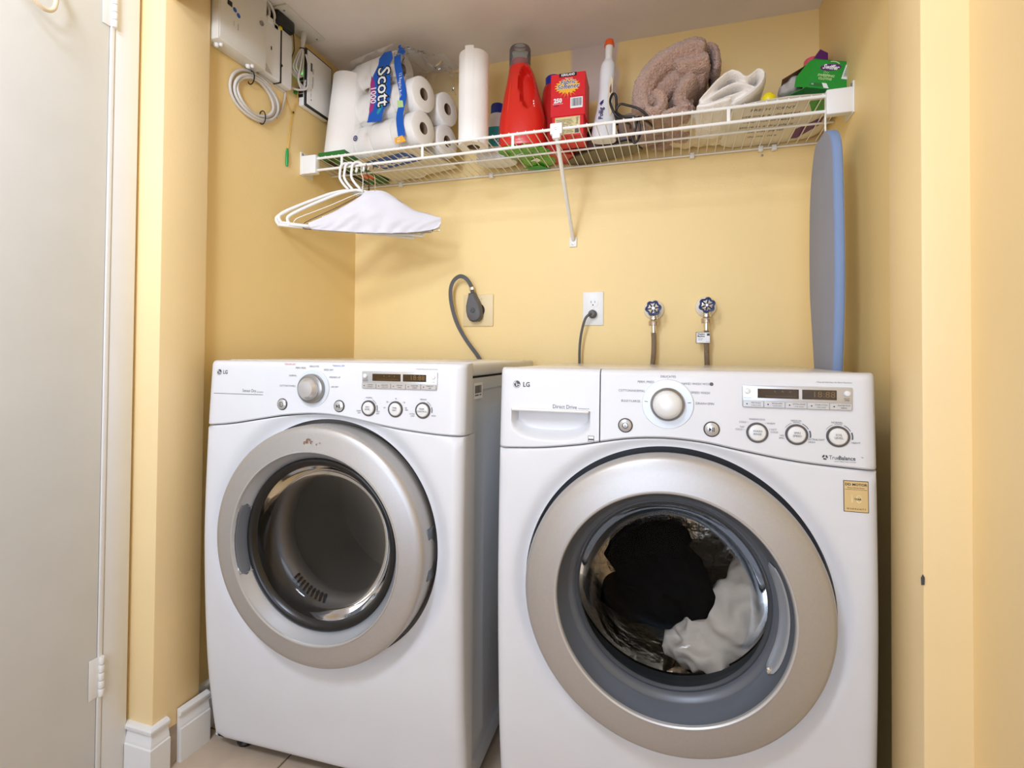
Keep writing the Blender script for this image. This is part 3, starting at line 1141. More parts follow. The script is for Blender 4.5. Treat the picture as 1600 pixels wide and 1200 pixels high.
rod(B(), (xa, YF, ZT), (xb, YF, ZT), .0042).build('top_rod', 'wire', sh)
rod(B(), (xa, YF, ZL), (xb, YF, ZL), .0042).build('lip_rod', 'wire', sh)
rod(B(), (xa, YR, ZT - .006), (xb, YR, ZT - .006), .003).build('back_rod', 'wire', sh)
rod(B(), (xa, .585, ZT - .006), (xb, .585, ZT - .006), .003).build('middle_rod', 'wire', sh)
w0 = B().tube([(0, YF - .0028, ZT + .0040), (0, YF + .004, ZT + .0048), (0, YF + .012, ZT), (0, .60, ZT - .0012), (0, YR + .004, ZT - .0012)], .00155, 6).build('deck_wire', 'wire', sh)
nw = 63
for i in range(nw):
    o = w0 if i == 0 else w0.copy()
    if i:
        COL.objects.link(o)
        o.parent = sh
    o.location.x = xa + .012 + i * (xb - xa - .024) / (nw - 1)
for x in (-1.035, -.742, -.447, -.152, .143):
    B().box(x - .0045, x + .0045, YF - .0025, YF + .0025, ZL - .001, ZT + .001, .002, 2).build('lip_strut', 'wire', sh)
for sx, X in ((1, XL), (-1, XR)):
    b = B().box(min(X, X + sx * .060), max(X, X + sx * .060), YF - .012, YF + .012, 1.606, 1.668, .003, 2)
    b.box(min(X, X + sx * .004), max(X, X + sx * .004), YF - .014, YF + .05, 1.604, 1.682, .0015, 2)
    e = b.build('end_bracket', 'plasw', sh)
    B().lathe([(0, 0), (.004, 0), (.004, .001), (.003, .0022), (0, .0024)], frame((X + sx * .004, YF - .006, 1.675), (sx, 0, 0)), 12).build('screw', 'knobr', e)
cb = B().box(-.333, -.297, YF - .010, YF + .008, 1.640, 1.672, .003, 2)
cb.box(-.327, -.303, YF - .009, YF + .009, 1.628, 1.645, .003, 2)
cbo = cb.build('bracket_clip', 'plasw', sh)
B().lathe([(0, 0), (.004, 0), (.0035, .0018), (0, .002)], T(-.316, YF - .010, 1.655) @ XZ, 12).build('screw', 'knobr', cbo)
b = B()
p, q = Vector((-.315, YF, 1.634)), Vector((-.322, YB - .008, 1.402))
b.tube([p, p.lerp(q, .5), q], .0062, 10)
br = b.build('support_brace', 'wire', sh)
B().box(-.336, -.310, YB - .006, YB, 1.378, 1.412, .002, 2).build('foot_plate', 'wire', br)
B().lathe([(0, 0), (.0042, 0), (.0035, .002), (0, .0024)], T(-.323, YB - .006, 1.388) @ XZ, 12).build('screw', 'knobr', br)
for x in (-.985, -.62, .062, .262, .300):
    c_ = B().box(x - .007, x + .007, YR - .008, YB, ZT - .016, ZT + .001, .002, 2).build('wall_clip', 'plasw', sh)
B().lathe([(0, 0), (.0035, 0), (.003, .003), (0, .004)], T(.268, YB, 1.632) @ XZ, 10).build('screw', 'knobr', sh)

# ------------------------------------------------------------------ hangers
ROD = (YF, ZL)


def hanger(hx, th, label, kind, cat='hanger', zoff=0, lean=0):
    o = thing(kind, label, cat, (hx, YF, ZL), R(th), 'hangers on the shelf rod' if False else None, ry=R(lean))
    return o


def plastic_hanger(hx, th, label, lean=0):
    o = hanger(hx, th, label, 'plastic_hanger', lean=lean)
    r = .0042
    hk = [(.018 * math.cos(R(a)) - .006, 0, .018 * math.sin(R(a)) - .0085) for a in range(-35, 186, 17)]
    hk += [(-.026, 0, -.03), (-.024, 0, -.045), (-.012, 0, -.062), (0, 0, -.074), (.002, 0, -.082)]
    B().tube(spline(hk, 3), r, 10).build('hook', 'plasw', o)
    sh_ = [(0, 0, -.082), (.05, 0, -.094), (.12, 0, -.130), (.18, 0, -.165), (.207, 0, -.184), (.213, 0, -.196), (.206, 0, -.209), (.19, 0, -.212),
           (0, 0, -.212), (-.19, 0, -.212), (-.206, 0, -.209), (-.213, 0, -.196), (-.207, 0, -.184), (-.18, 0, -.165), (-.12, 0, -.130), (-.05, 0, -.094)]
    B().tube(spline(sh_, 5, True), .0050, 10, closed=True).build('body', 'plasw', o)
    return o


plastic_hanger(-1.010, 40, 'white plastic hanger with its tall hook furthest left on the shelf rod')
plastic_hanger(-.992, 37, 'white plastic hanger in the middle of the three thick white hooks', 2)
plastic_hanger(-.966, 33, 'white plastic hanger third from the left wall, just before the wire hangers', 1)


def wire_hanger(hx, th, label, mname, lean=0):
    o = hanger(hx, th, label, 'wire_hanger', lean=lean)
    r = .0013
    hk = [(.012 * math.cos(R(a)) + .004, 0, .012 * math.sin(R(a)) - .0065) for a in range(-50, 181, 18)]
    hk += [(-.006, 0, -.03), (0, 0, -.045), (0, 0, -.088)]
    h = B().tube(spline(hk, 3), r, 8).build('hook', mname, o)
    tw_ = [(.0024 * math.cos(k * 1.1), .0024 * math.sin(k * 1.1), -.070 - k * .0012) for k in range(22)]
    B().tube(tw_, r, 6).build('twisted_neck', mname, o)
    body = [(0, 0, -.092), (.03, 0, -.104), (.10, 0, -.144), (.185, 0, -.188), (.2, 0, -.2), (.203, 0, -.208), (.198, 0, -.214), (.17, 0, -.216), (0, 0, -.222),
            (-.17, 0, -.216), (-.198, 0, -.214), (-.203, 0, -.208), (-.2, 0, -.2), (-.185, 0, -.188), (-.10, 0, -.144), (-.03, 0, -.104)]
    B().tube(spline(body, 4, True), r, 8, closed=True).build('body', mname, o)
    return o


wire_hanger(-.952, 30, 'white coated thin wire hanger right of the thick plastic hooks', 'wire', 2)
wire_hanger(-.934, 27, 'dark wire hanger showing a bare brown shoulder behind the white cover', 'dwire', -1)
ch = wire_hanger(-.912, 29, 'bright wire hanger wearing a white paper garment cover', 'chrome', -2)
# paper cover folded over the last hanger
top = smooth_tab([(-.205, -.198), (-.15, -.172), (-.09, -.138), (-.05, -.112), (-.03, -.094), (0, -.089), (.030, -.092), (.07, -.115), (.12, -.148), (.16, -.158), (.207, -.172)], 5)
bot = smooth_tab([(-.205, -.210), (-.19, -.216), (-.1, -.222), (0, -.225), (.1, -.222), (.19, -.208), (.207, -.190)], 5)
ringF, ringB = [], []
nu, nv = 60, 14
for side in (1, -1):
    rows = []
    for i in range(nu + 1):
        u = -.205 + .412 * i / nu
        zt_, zb_ = interp(top, u), interp(bot, u)
        row = []
        for j in range(nv + 1):
            t = j / nv
            z = zt_ + (zb_ - zt_) * t
            wv = .0045 * math.sin(u * 75 + 9 * t) * t + .007 * noise.noise(Vector((u * 14, z * 20, 3 * side)))
            dp = (.0046 + .013 * math.sin(PI * min(1, t * 1.1)) * (1 - (u / .215) ** 2) + abs(wv)) * -side
            if j == 0:
                dp = 0
            row.append(Vector((u, dp, z + .003 * (1 - t))))
        rows.append(row)
    if side == 1:
        rF = rows
    else:
        rB = rows
b = B()
b.loft(rF, False, False, closed=False)
b.loft(rB, False, False, closed=False)
bmesh.ops.remove_doubles(b.bm, verts=b.bm.verts, dist=.0004)
cv = b.build('paper_cover', 'cape', ch, 60)

# ------------------------------------------------------------------ ironing board on the right wall
ib = thing('ironing_board', 'tall narrow ironing board with a grey-blue cover hung on the right closet wall', 'ironing board')
near = smooth_tab([(.72, .340), (.80, .325), (.983, .303), (1.126, .287), (1.233, .285), (1.378, .292), (1.45, .298), (1.49, .305), (1.52, .322), (1.540, .350), (1.5515, .385)], 5)
far = smooth_tab([(.72, .43), (.80, .44), (.979, .478), (1.071, .499), (1.191, .523), (1.361, .523), (1.459, .508), (1.531, .474), (1.546, .44), (1.5515, .39)], 5)
zs_ = [.72 + (1.551 - .72) * (1 - (1 - k / 60) ** 1.6) for k in range(61)]


def outline(inset):
    pts = [(interp(near, z) + inset, z) for z in zs_] + [(interp(far, z) - inset, z) for z in zs_[::-1]]
    out = []
    for y, z in pts:
        out.append((y, min(z, 1.5505 - inset)))
    return out


IX = .349
b = B()
rings = []
for dx, ins in ((.0005, .006), (0, .010)):
    rings.append([Vector((IX + dx, y, z)) for y, z in outline(ins)])
b.loft(rings, False, True)
b.build('cover_face', 'ibface', ib, 50)
b = B()
rings = []
for dx, ins in ((.0005, .006), (.0022, .0022), (.005, .0), (.016, 0), (.020, .002), (.021, .006)):
    rings.append([Vector((IX + dx, y, z)) for y, z in outline(ins)])
b.loft(rings, False, False)
b.build('cover_hem', 'ibband', ib, 50)
b = B()
b.prism([(y, z) for y, z in outline(.030)], IX + .0205, IX + .028, Matrix(((0, 0, 1, 0), (1, 0, 0, 0), (0, 1, 0, 0), (0, 0, 0, 1))))
b.build('metal_deck', 'plasw', ib)
b = B()
b.tube(spline([(.366, .43, 1.545), (.366, .431, 1.575), (.3665, .4325, 1.606), (.367, YF - .0068, 1.625), (.367, YF, 1.6255), (.367, YF + .007, 1.620)], 4), .0022, 8)
b.build('hanging_hook', 'wire', ib)
b = B()
b.tube([(IX + .034, .40, .02), (IX + .034, .40, 1.40)], .009, 12)
b.tube([(IX + .034, .34, .02), (IX + .034, .46, .02)], .009, 12)
b.build('folded_leg', 'plasw', ib)

# ------------------------------------------------------------------ outlets, plugs, valves, hoses on the back wall
do = thing('dryer_outlet', 'square beige outlet plate behind the grey dryer plug', 'outlet', (-.669, YB, 1.166))
B().box(-.058, .058, -.006, 0, -.058, .058, .003, 2).build('cover_plate', 'plate', do)
B().lathe([(0, 0), (.026, 0), (.026, .0075), (.024, .009), (0, .009)], XZ, 32).build('socket', 'black', do)
for z in (-.042, .042):
    B().lathe([(0, 0), (.0035, 0), (.003, .002), (0, .0022)], T(.012, -.006, z) @ XZ, 12).build('screw', 'plate', do)
pc = thing('dryer_power_cord', 'thick grey dryer cord looping over to its angled plug', 'power cord')
b = B()
prof = [(.0105, .070), (.013, .060), (.019, .045), (.026, .025), (.0285, .005), (.0265, -.015), (.020, -.028), (.010, -.034)]
poly = [(x, z) for x, z in prof] + [(-x, z) for x, z in prof[::-1]]
pm = T(-.6745, YB - .009, 1.158) @ XZ @ Matrix.Rotation(R(8), 4, 'Z')
rings = []
for h, k in ((0, .96), (.004, 1), (.024, 1), (.031, .92), (.034, .75)):
    rings.append([pm @ Vector((x * k, z * k + (1 - k) * .02, h)) for x, z in poly])
b.loft(rings)
pl_ = b.build('plug', 'greyp', pc, 30)
B().lathe([(0, 0), (.009, 0), (.0085, .0025), (0, .003)], pm @ T(0, .005, .034), 16).build('plug_emblem', 'ink', pl_)
B().box(-.008, .008, -.006, .006, 0, .012, .002, 2, T(-.6830, YB - .032, 1.236) @ Matrix.Rotation(R(-10), 4, 'Y')).build('strain_clamp', 'brass', pl_)
cp = spline([(-.682, YB - .026, 1.222), (-.686, YB - .032, 1.250), (-.702, YB - .038, 1.277), (-.727, YB - .040, 1.287), (-.752, YB - .040, 1.270), (-.763, YB - .040, 1.235), (-.757, YB - .040, 1.180),
             (-.735, YB - .040, 1.115), (-.700, YB - .035, 1.055), (-.655, YB - .030, .995), (-.62, YB - .026, .93), (-.60, YB - .022, .80)], 7)
b = B()
for off in (-.0042, 0, .0042):
    pts = []
    for i, p in enumerate(cp):
        t = (cp[min(i + 1, len(cp) - 1)] - cp[max(i - 1, 0)]).normalized()
        n = Vector((t.z, 0, -t.x)).normalized()
        pts.append(p + n * off)
    b.tube(pts, .0031, 8)
b.build('cord', 'greyp', pc, 60)

wo = thing('wall_outlet', 'white duplex wall outlet with one black plug in its lower socket', 'outlet', (-.2536, YB, 1.165))
B().box(-.035, .035, -.005, 0, -.057, .057, .0028, 2).build('cover_plate', 'plasw', wo)
for z in (.0195, -.0195):
    s_ = B()
    n = 28
    poly = []
    for k in range(n):
        a = 2 * PI * k / n
        poly.append((.0172 * math.cos(a), max(-.0142, min(.0142, .0172 * math.sin(a)))))
    s_.prism(poly, .004, .0068, T(0, 0, z) @ XZ)
    so = s_.build('socket', 'plasw', wo)
    fl_ = Flat()
    fl_.rect(-.0075, -.0058, -.001, .0065)
    fl_.rect(.0058, .0075, -.0005, .006)
    fl_.disc(0, -.0075, .0024, 12)
    fl_.build('slot', 'black', so, lambda u, v, z=z: Vector((u, -.0071, z + v)))
B().lathe([(0, 0), (.003, 0), (.0026, .0015), (0, .0018)], T(0, -.005, 0) @ XZ, 12).build('screw', 'plasw', wo)
wc = thing('washer_power_cord', 'thin dark washer cord dropping from the white outlet', 'power cord')
b = B().lathe([(0, 0), (.0135, 0), (.0145, .004), (.0145, .012), (.011, .018), (.0085, .026), (0, .027)], T(-.2536, YB - .0072, 1.1455) @ XZ, 24)
b.build('plug', 'greyp', wc)
cp = spline([(-.2536, YB - .028, 1.1455), (-.262, YB - .040, 1.142), (-.275, YB - .042, 1.125), (-.287, YB - .040, 1.08), (-.293, YB - .036, 1.03), (-.294, YB - .033, .98), (-.294, YB - .03, .86)], 7)
B().tube(cp, .0042, 10).build('cord', 'greyp', wc, 60)

for vx, vz, rot, txt, hl in ((-.0545, 1.157, 8, 'left', 'left'), (.1045, 1.1635, 20, 'right', 'right')):
    vt = thing('water_valve', ('chrome washer valve with a navy wheel handle, nearer the white outlet' if txt == 'left' else 'chrome washer valve with a navy wheel handle, above the hose with a paper tag'), 'valve', (vx, YB, vz))
    B().lathe([(0, 0), (.0315, 0), (.0325, .003), (.0305, .011), (.025, .019), (.017, .024), (0, .025)], XZ, 36).build('escutcheon', 'domew', vt)
    b = B().lathe([(0, .012), (.0125, .012), (.0125, .045), (.010, .050), (.008, .054), (.008, .060), (.004, .061), (.004, .072), (0, .072)], XZ, 24)
    b.lathe([(0, .004), (.0115, .004), (.0115, -.018), (.0135, -.019), (.0135, -.026), (0, -.026)], T(0, -.036, -.008), 24)
    b.build('valve_body', 'chrome', vt)
    w_ = []
    for k in range(72):
        a = 2 * PI * k / 72
        r_ = .0200 + .0022 * math.cos(6 * a)
        w_.append(XZ @ Vector((r_ * math.cos(a + R(rot)), r_ * math.sin(a + R(rot)), .070 + .0006 * math.cos(6 * a))))
    b = B().tube(w_, .0033, 10, closed=True)
    for k in range(6):
        a = R(60 * k + rot)
        b.tube([XZ @ Vector((0, 0, .067)), XZ @ Vector((.012 * math.cos(a), .012 * math.sin(a), .066)), XZ @ Vector((.020 * math.cos(a), .020 * math.sin(a), .070))], .0023, 8)
    b.lathe([(0, .062), (.006, .062), (.006, .071), (0, .072)], XZ, 16)
    wh = b.build('wheel_handle', 'bluh', vt)
    B().lathe([(0, .071), (.0038, .071), (.0032, .0735), (0, .074)], XZ, 12).build('handle_screw', 'brass', wh)
    hs = thing('water_hose', ('braided steel hose hanging under the left valve, without a tag' if txt == 'left' else 'braided steel hose under the right valve, with a paper tag around it'), 'hose')
    hy = YB - .036
    B().lathe([(0, 0), (.0145, 0), (.0155, .003), (.0155, .014), (.012, .018), (.009, .019), (0, .019)], T(vx, hy, vz - .0535), 12).build('nut', 'brass', hs, 30)
    sl = B().lathe([(0, 0), (.0085, 0), (.0095, .001), (.0095, .004), (.0080, .005), (.0080, .024), (0, .024)], T(vx, hy, vz - .077), 20)
    sl.build('crimp_sleeve', 'chrome', hs)
    if txt == 'left':
        cp = spline([(vx, hy, vz - .072), (vx + .001, hy, vz - .11), (vx, hy, vz - .145), (vx - .003, hy + .002, vz - .18), (vx - .006, hy + .004, vz - .22), (vx - .008, hy + .010, vz - .34)], 6)
    else:
        cp = spline([(vx, hy, vz - .072), (vx + .0005, hy, vz - .11), (vx + .001, hy, vz - .145), (vx + .002, hy + .002, vz - .18), (vx + .004, hy + .004, vz - .22), (vx + .006, hy + .010, vz - .34)], 6)
    B().tube(cp, .0076, 16).build('braid', 'braid', hs, 60)
    if txt == 'right':
        tg = B().box(vx - .031, vx + .0095, hy - .0096, hy - .0088, 1.047, 1.082, .0002, 1).build('hose_tag', 'inkk', hs)
        B().box(vx - .0295, vx + .0095, hy - .0100, hy - .0094, 1.0485, 1.0805).build('tag_face', 'inkw', tg, 0)
        f = Flat()
        f.text('Washing', vx - .027, 1.0755, .0075, 'LEFT', bold=.03, sx=.85)
        f.text('Machine', vx - .027, 1.0690, .0075, 'LEFT', bold=.03, sx=.85)
        f.text('inlet hose\n72 inch', vx - .024, 1.0595, .004, 'LEFT', sx=.9)
        f.rect(vx + .001, vx + .009, 1.0705, 1.0780)
        f.rect(vx - .002, vx + .009, 1.0515, 1.0522)
        f.build('tag_lettering', 'ink', tg, lambda u, v: Vector((u, hy - .0104, v)))

# ------------------------------------------------------------------ boxes and cables on the left wall
YZ = Matrix(((0, 0, 1, 0), (1, 0, 0, 0), (0, 1, 0, 0), (0, 0, 0, 1)))      # local x -> y, y -> z, z -> +x


def on_x(xx):
    return lambda u, v: Vector((xx, u, v))


pb = thing('wiring_cabinet', 'beige metal wiring cabinet at the top of the left closet wall', 'cabinet')
B().box(XL, -1.140, .034, .205, 1.838, 2.058, .004, 2).build('body', 'plasg', pb)
B().box(-1.1415, -1.138, .038, .202, 1.843, 2.054, .002, 2).build('cover', 'plasg', pb)
B().lathe([(0, 0), (.007, 0), (.007, .003), (.005, .004), (0, .004)], frame((-1.138, .182, 1.965), (1, 0, 0), (0, 1, 0)), 20).build('lock', 'knobr', pb)
for y in (.055, .165):
    b = B().lathe([(0, 0), (.007, 0), (.007, -.004), (.004, -.009), (0, -.010)], T(-1.168, y, 1.838), 14)
    b.lathe([(0, 0), (.005, 0), (.005, -.004), (.003, -.007), (0, -.008)], T(-1.156, y + .004, 1.838), 14)
    b.build('conduit_plug', 'plasw', pb)
f = Flat()
f.disc(.098, 1.9355, .0065)
f.disc(.085, 1.9435, .0065)
f.build('round_sticker', 'blue', pb, on_x(-1.1374))
f = Flat()
f.rect(.060, .076, 1.944, 1.958)
f.rect(.0965, .0975, 1.893, 1.912)
f.rect(.0825, .0832, 1.898, 1.912)
f.build('cover_print', 'inkk', pb, on_x(-1.1374))

mo = thing('network_terminal', 'white network terminal box wrapped in a black strap beside the wiring cabinet', 'network box')
B().box(XL, -1.186, .225, .345, 1.842, 2.030, .002, 2).build('back_plate', 'plasg', mo)
B().box(-1.186, -1.160, .212, .340, 1.847, 2.020, .006, 3).build('body', 'plasw', mo)
b = B().box(-1.1605, -1.1585, .2845, .2895, 1.846, 2.021)
b.box(-1.186, -1.1585, .2845, .2895, 1.8455, 1.8475)
b.lathe([(0, 0), (.004, 0), (.004, .004), (0, .005)], frame((-1.159, .287, 1.900), (1, 0, 0)), 10)
b.build('strap', 'black', mo)
f = Flat()
for i in range(9):
    for j in range(9 - i):
        f.rect(.2200 + .0035 * i, .2222 + .0035 * i, 1.853 + .0032 * j, 1.8545 + .0032 * j)
f.build('vent_slots', 'inkl', mo, on_x(-1.1596))
f = Flat()
f.rect(.244, .249, 1.9265, 1.938)
f.build('port', 'inkk', mo, on_x(-1.1596))
b = B().box(-1.1765, -1.158, .228, .252, 2.004, 2.024, .003, 2)
b.box(-1.172, -1.160, .256, .276, 2.000, 2.020, .003, 2)
b.build('cable_plug', 'plasw', mo)
for pts in ([(-1.148, .195, 2.061), (-1.146, .222, 2.050), (-1.152, .248, 2.036), (-1.165, .262, 2.018)], [(-1.165, .215, 2.062), (-1.158, .228, 2.052), (-1.160, .236, 2.038), (-1.166, .240, 2.022)]):
    B().tube(spline(pts, 6), .0040, 8).build('lead', 'cable', mo, 60)
B().box(-1.170, -1.157, .277, .291, 2.010, 2.022, .003, 2).build('yellow_tag', 'yellow', mo)

ro = thing('router', 'white router with a black rim mounted beside the cable bundle', 'router')
B().box(XL, -1.1620, .402, .536, 1.830, 2.020, .006, 3).build('body', 'plasw', ro)
B().box(-1.1640, -1.1560, .398, .540, 1.827, 2.022, .004, 3).build('rim', 'black', ro)
B().box(-1.1600, -1.1545, .4045, .5335, 1.8345, 2.0165, .003, 3).build('face', 'plasw', ro)
f = Flat()
f.rect(.4200, .4290, 1.952, 1.980)
f.text('Wireless', .432, 1.918, .011, rot=PI / 2)
f.text('SSID', .4335, 1.955, .010, rot=PI / 2)
f.text('2.4G / 5G', .4235, 1.878, .007, rot=PI / 2)
f.disc(.4245, 1.8555, .0025)
f.build('face_print', 'inkl', ro, on_x(-1.1542))
b = B()
for z in (1.862, 1.876, 1.890, 1.904, 1.918):
    b.box(-1.184, -1.168, .3995, .4025, z - .005, z + .005)
b.build('port', 'black', ro)
b = B()
for z in (1.929, 1.937, 1.946):
    b.box(-1.181, -1.172, .3990, .4020, z - .0025, z + .0025)
b.build('status_light', 'led', ro)

ad = thing('power_adapter', 'black power adapter brick high on the left closet wall', 'adapter')
B().box(XL, -1.146, .255, .335, 2.020, 2.060, .008, 2).build('body', 'black', ad)
B().tube(spline([(-1.150, .330, 2.022), (-1.160, .345, 2.000), (-1.165, .352, 1.985), (-1.172, .350, 1.962), (-1.178, .352, 1.94)], 5), .0016, 6).build('lead', 'black', ad)

cpl = thing('ceiling_plate', 'beige cover plate on the closet ceiling where cables enter', 'cover plate')
B().box(-1.186, -1.112, .25, .44, ZC - .006, ZC, .002, 2).build('plate', 'plasg', cpl)
for y in (.27, .425):
    B().lathe([(0, 0), (.003, 0), (.0025, -.0016), (0, -.002)], T(-1.135, y, ZC - .006), 10).build('screw', 'knobr', cpl)

cbd = thing('cable_bundle', 'tied bundle of pale network cables dropping from the ceiling plate to the router', 'cable')
random.seed(5)
for k in range(7):
    a = 2 * PI * k / 7
    ox, oy = .005 * math.cos(a), .006 * math.sin(a)
    lo = 1.90 + .012 * k
    pts = [(-1.150 + ox, .380 + oy, ZC - .004), (-1.152 + ox, .379 + oy, 2.035), (-1.155 + ox * .6, .378 + oy * .6, 2.005), (-1.158 + ox * 1.5, .371 + oy * 2.4, 1.965), (-1.160 + ox * 2, .362 + oy * 2.6, 1.925), (-1.164 + ox, .366 + .004 * k, 1.895 + .004 * k)]
    if k in (0, 1, 2):
        pts += [(-1.160, .385 + .004 * k, 1.872 + .006 * k), (-1.156, .397, 1.885 + .012 * k)]
    else:
        pts += [(-1.170, .352, 1.892 + .006 * k), (-1.178, .345, 1.90 + .010 * k)]
    B().tube(spline(pts, 6), .0026, 8).build('cable', 'cable', cbd, 60)
B().tube(spline([(-1.151, .388, 2.004), (-1.1475, .3775, 2.003), (-1.155, .369, 2.001), (-1.1625, .379, 2.002)], 4, True), .0019, 6, closed=True).build('cable_tie', 'black', cbd)
B().tube(spline([(-1.150, .390, 1.99), (-1.146, .398, 1.96), (-1.147, .402, 1.91), (-1.150, .396, 1.880), (-1.160, .378, 1.868), (-1.172, .362, 1.866), (-1.180, .352, 1.872)], 6), .0032, 8).build('cable', 'cable', cbd, 60)

co = thing('cable_coil', 'coil of grey cable tied with two black ties on the left closet wall', 'cable')
random.seed(8)
for k in range(4):
    ry_, rz_ = .094 - .0075 * k + random.uniform(-.002, .002), .066 - .0055 * k + random.uniform(-.002, .002)
    cy, cz = .211 + random.uniform(-.003, .003), 1.768 + random.uniform(-.003, .003)
    pts = [(XL + .006 + .0045 * (k % 2) + .002 * math.sin(3 * a + k), cy + ry_ * math.cos(a) * math.cos(.15) - rz_ * math.sin(a) * math.sin(.15), cz + ry_ * math.cos(a) * math.sin(.15) + rz_ * math.sin(a) * math.cos(.15)) for a in [2 * PI * q / 48 for q in range(48)]]
    B().tube(pts, .0043, 10, closed=True).build('cable', 'cable', co, 60)
B().tube(spline([(XL + .006, .300, 1.745), (XL + .006, .318, 1.775), (XL + .005, .333, 1.815), (XL + .004, .338, 1.842)], 6), .0032, 8).build('cable_end', 'cable', co, 60)
for (cy, cz, a) in ((.190, 1.816, .3), (.236, 1.718, -.2)):
    pts = [(XL + .009 + .012 * math.cos(q), cy + .003 * math.sin(q) * math.sin(a), cz + .020 * math.sin(q)) for q in [2 * PI * k / 16 for k in range(16)]]
    B().tube(pts, .0018, 6, closed=True).build('cable_tie', 'black', co)

fp = thing('fiber_pigtail', 'thin yellow fibre lead with a green tip hanging from the router', 'cable')
b = B()
b.tube(spline([(-1.178, .388, 1.868), (-1.184, .392, 1.845), (-1.186, .384, 1.815), (-1.186, .374, 1.785), (-1.186, .366, 1.740), (-1.186, .358, 1.690), (-1.186, .353, 1.660)], 6), .0013, 6)
b.tube(spline([(-1.186, .374, 1.787), (-1.186, .356, 1.810), (-1.186, .342, 1.835), (-1.185, .345, 1.860)], 6), .0011, 6)
b.build('lead', 'fiber', fp, 60)
B().tube([(-1.186, .353, 1.668), (-1.186, .352, 1.650), (-1.186, .351, 1.625), (-1.186, .351, 1.610)], .004, 10, rfun=lambda t: .0018 + .0038 * math.sin(PI * min(1, t * .75 + .1))).build('connector', 'grn', fp, 60)
B().box(-1.189, -1.180, .380, .392, 1.862, 1.872, .001, 1).build('coupler', 'grn', fp)
B().tube([(-1.186, .379, 1.800), (-1.186, .377, 1.793)], .0022, 8).build('sleeve', 'black', fp)

# ------------------------------------------------------------------ things on the shelf
ZD = ZT + .0055          # resting height on the wires


def towel_roll(loc, r, h, label, core=True, rx=0, ry=0, rz=0, tail=0):
    t = thing('paper_towel_roll', label, 'paper towel', loc, rz, None, rx, ry)
    n = 64
    rings = []
    for z, k in ((0, .985), (.002, 1), (h * .33, .997), (h * .66, 1.0), (h - .002, 1), (h, .985)):
        ring = []
        for i in range(n):
            a = 2 * PI * i / n
            rr_ = r * k * (1 + .004 * math.sin(5 * a + z * 20))
            ring.append(Vector((rr_ * math.cos(a), rr_ * math.sin(a), z)))
        rings.append(ring)
    rc = .021
    inn = [[Vector((rc * math.cos(2 * PI * i / n), rc * math.sin(2 * PI * i / n), z)) for i in range(n)] for z in (h, 0)]
    b = B()
    b.loft(rings + inn, False, False, loop=True)
    b.build('paper', 'paper', t, 40)
    B().lathe([(rc, 0), (rc, h), (rc - .0015, h), (rc - .0015, 0)], T(0, 0, 0), 32, closed=True).build('core', 'core', t)
    if tail:
        pts = []
        for i in range(9):
            a = R(-70 - i * 4)
            pts.append(((r + .0006 + .0004 * i) * math.cos(a), (r + .0006 + .0004 * i) * math.sin(a)))
        rows = [[Vector((x, y, z)) for x, y in pts] for z in (.002, h * .5, h + .008)]
        B().loft(rows, False, False, closed=False).build('loose_sheet', 'paper', t)
    return t


gb = thing('flat_green_packet', 'flat green packet lying under the paper towel roll by the left wall', 'packet')
gq = [(-1.135, .440), (-1.030, .436), (-1.035, .728), (-1.140, .722)]
B().prism(gq, ZD - .003, ZD + .017, T(0, 0, 0)).build('pouch', 'greend', gb, 30)
f = Flat()
f.text('Cloths', -1.083, -.505, .030, sx=.85)
f.build('pouch_print', 'paleg', gb, lambda u, v: Vector((u, -v, ZD - .0036)))
f = Flat()
f.rect(-1.092, -1.052, .60, .665)
f.build('pouch_picture', 'orange', gb, lambda u, v: Vector((u, v, ZD - .0036)))
f = Flat()
f.rect(-1.128, -1.108, .47, .70)
f.build('pouch_band', 'inkk', gb, lambda u, v: Vector((u, v, ZD - .0037)))
towel_roll((-1.093, .512, ZD + .0175), .060, .283, 'thick paper towel roll leaning in the shelf corner by the left wall', rx=R(-3), ry=R(5))
towel_roll((-.598, .497, ZD - .001), .0475, .290, 'slim paper towel roll standing upright between toilet paper and detergent', tail=1)

# toilet paper multipack: rolls, then the printed wrap
ax = Vector((.968, -.251, 0))
bx_ = Vector((.251, .968, 0))
O = Vector((-.7635, .480, 0))
RR_ = .0560
rl = .094


def toilet_roll(c_end, label, group=None):
    t = thing('toilet_roll', label, 'toilet paper', c_end, 0, group)
    mxx = frame((0, 0, 0), ax, (0, 0, 1))
    rc = .0195
    b = B().lathe([(rc, 0), (RR_ - .004, 0), (RR_ - .001, -.002), (RR_, -.006), (RR_, -rl + .006), (RR_ - .002, -rl), (rc, -rl)], mxx, 48, closed=True)
    b.build('paper', 'paper', t, 40)
    B().lathe([(rc, -.001), (rc, -rl + .001), (rc - .0012, -rl + .001), (rc - .0012, -.001)], mxx, 28, closed=True).build('core', 'core', t)
    return t


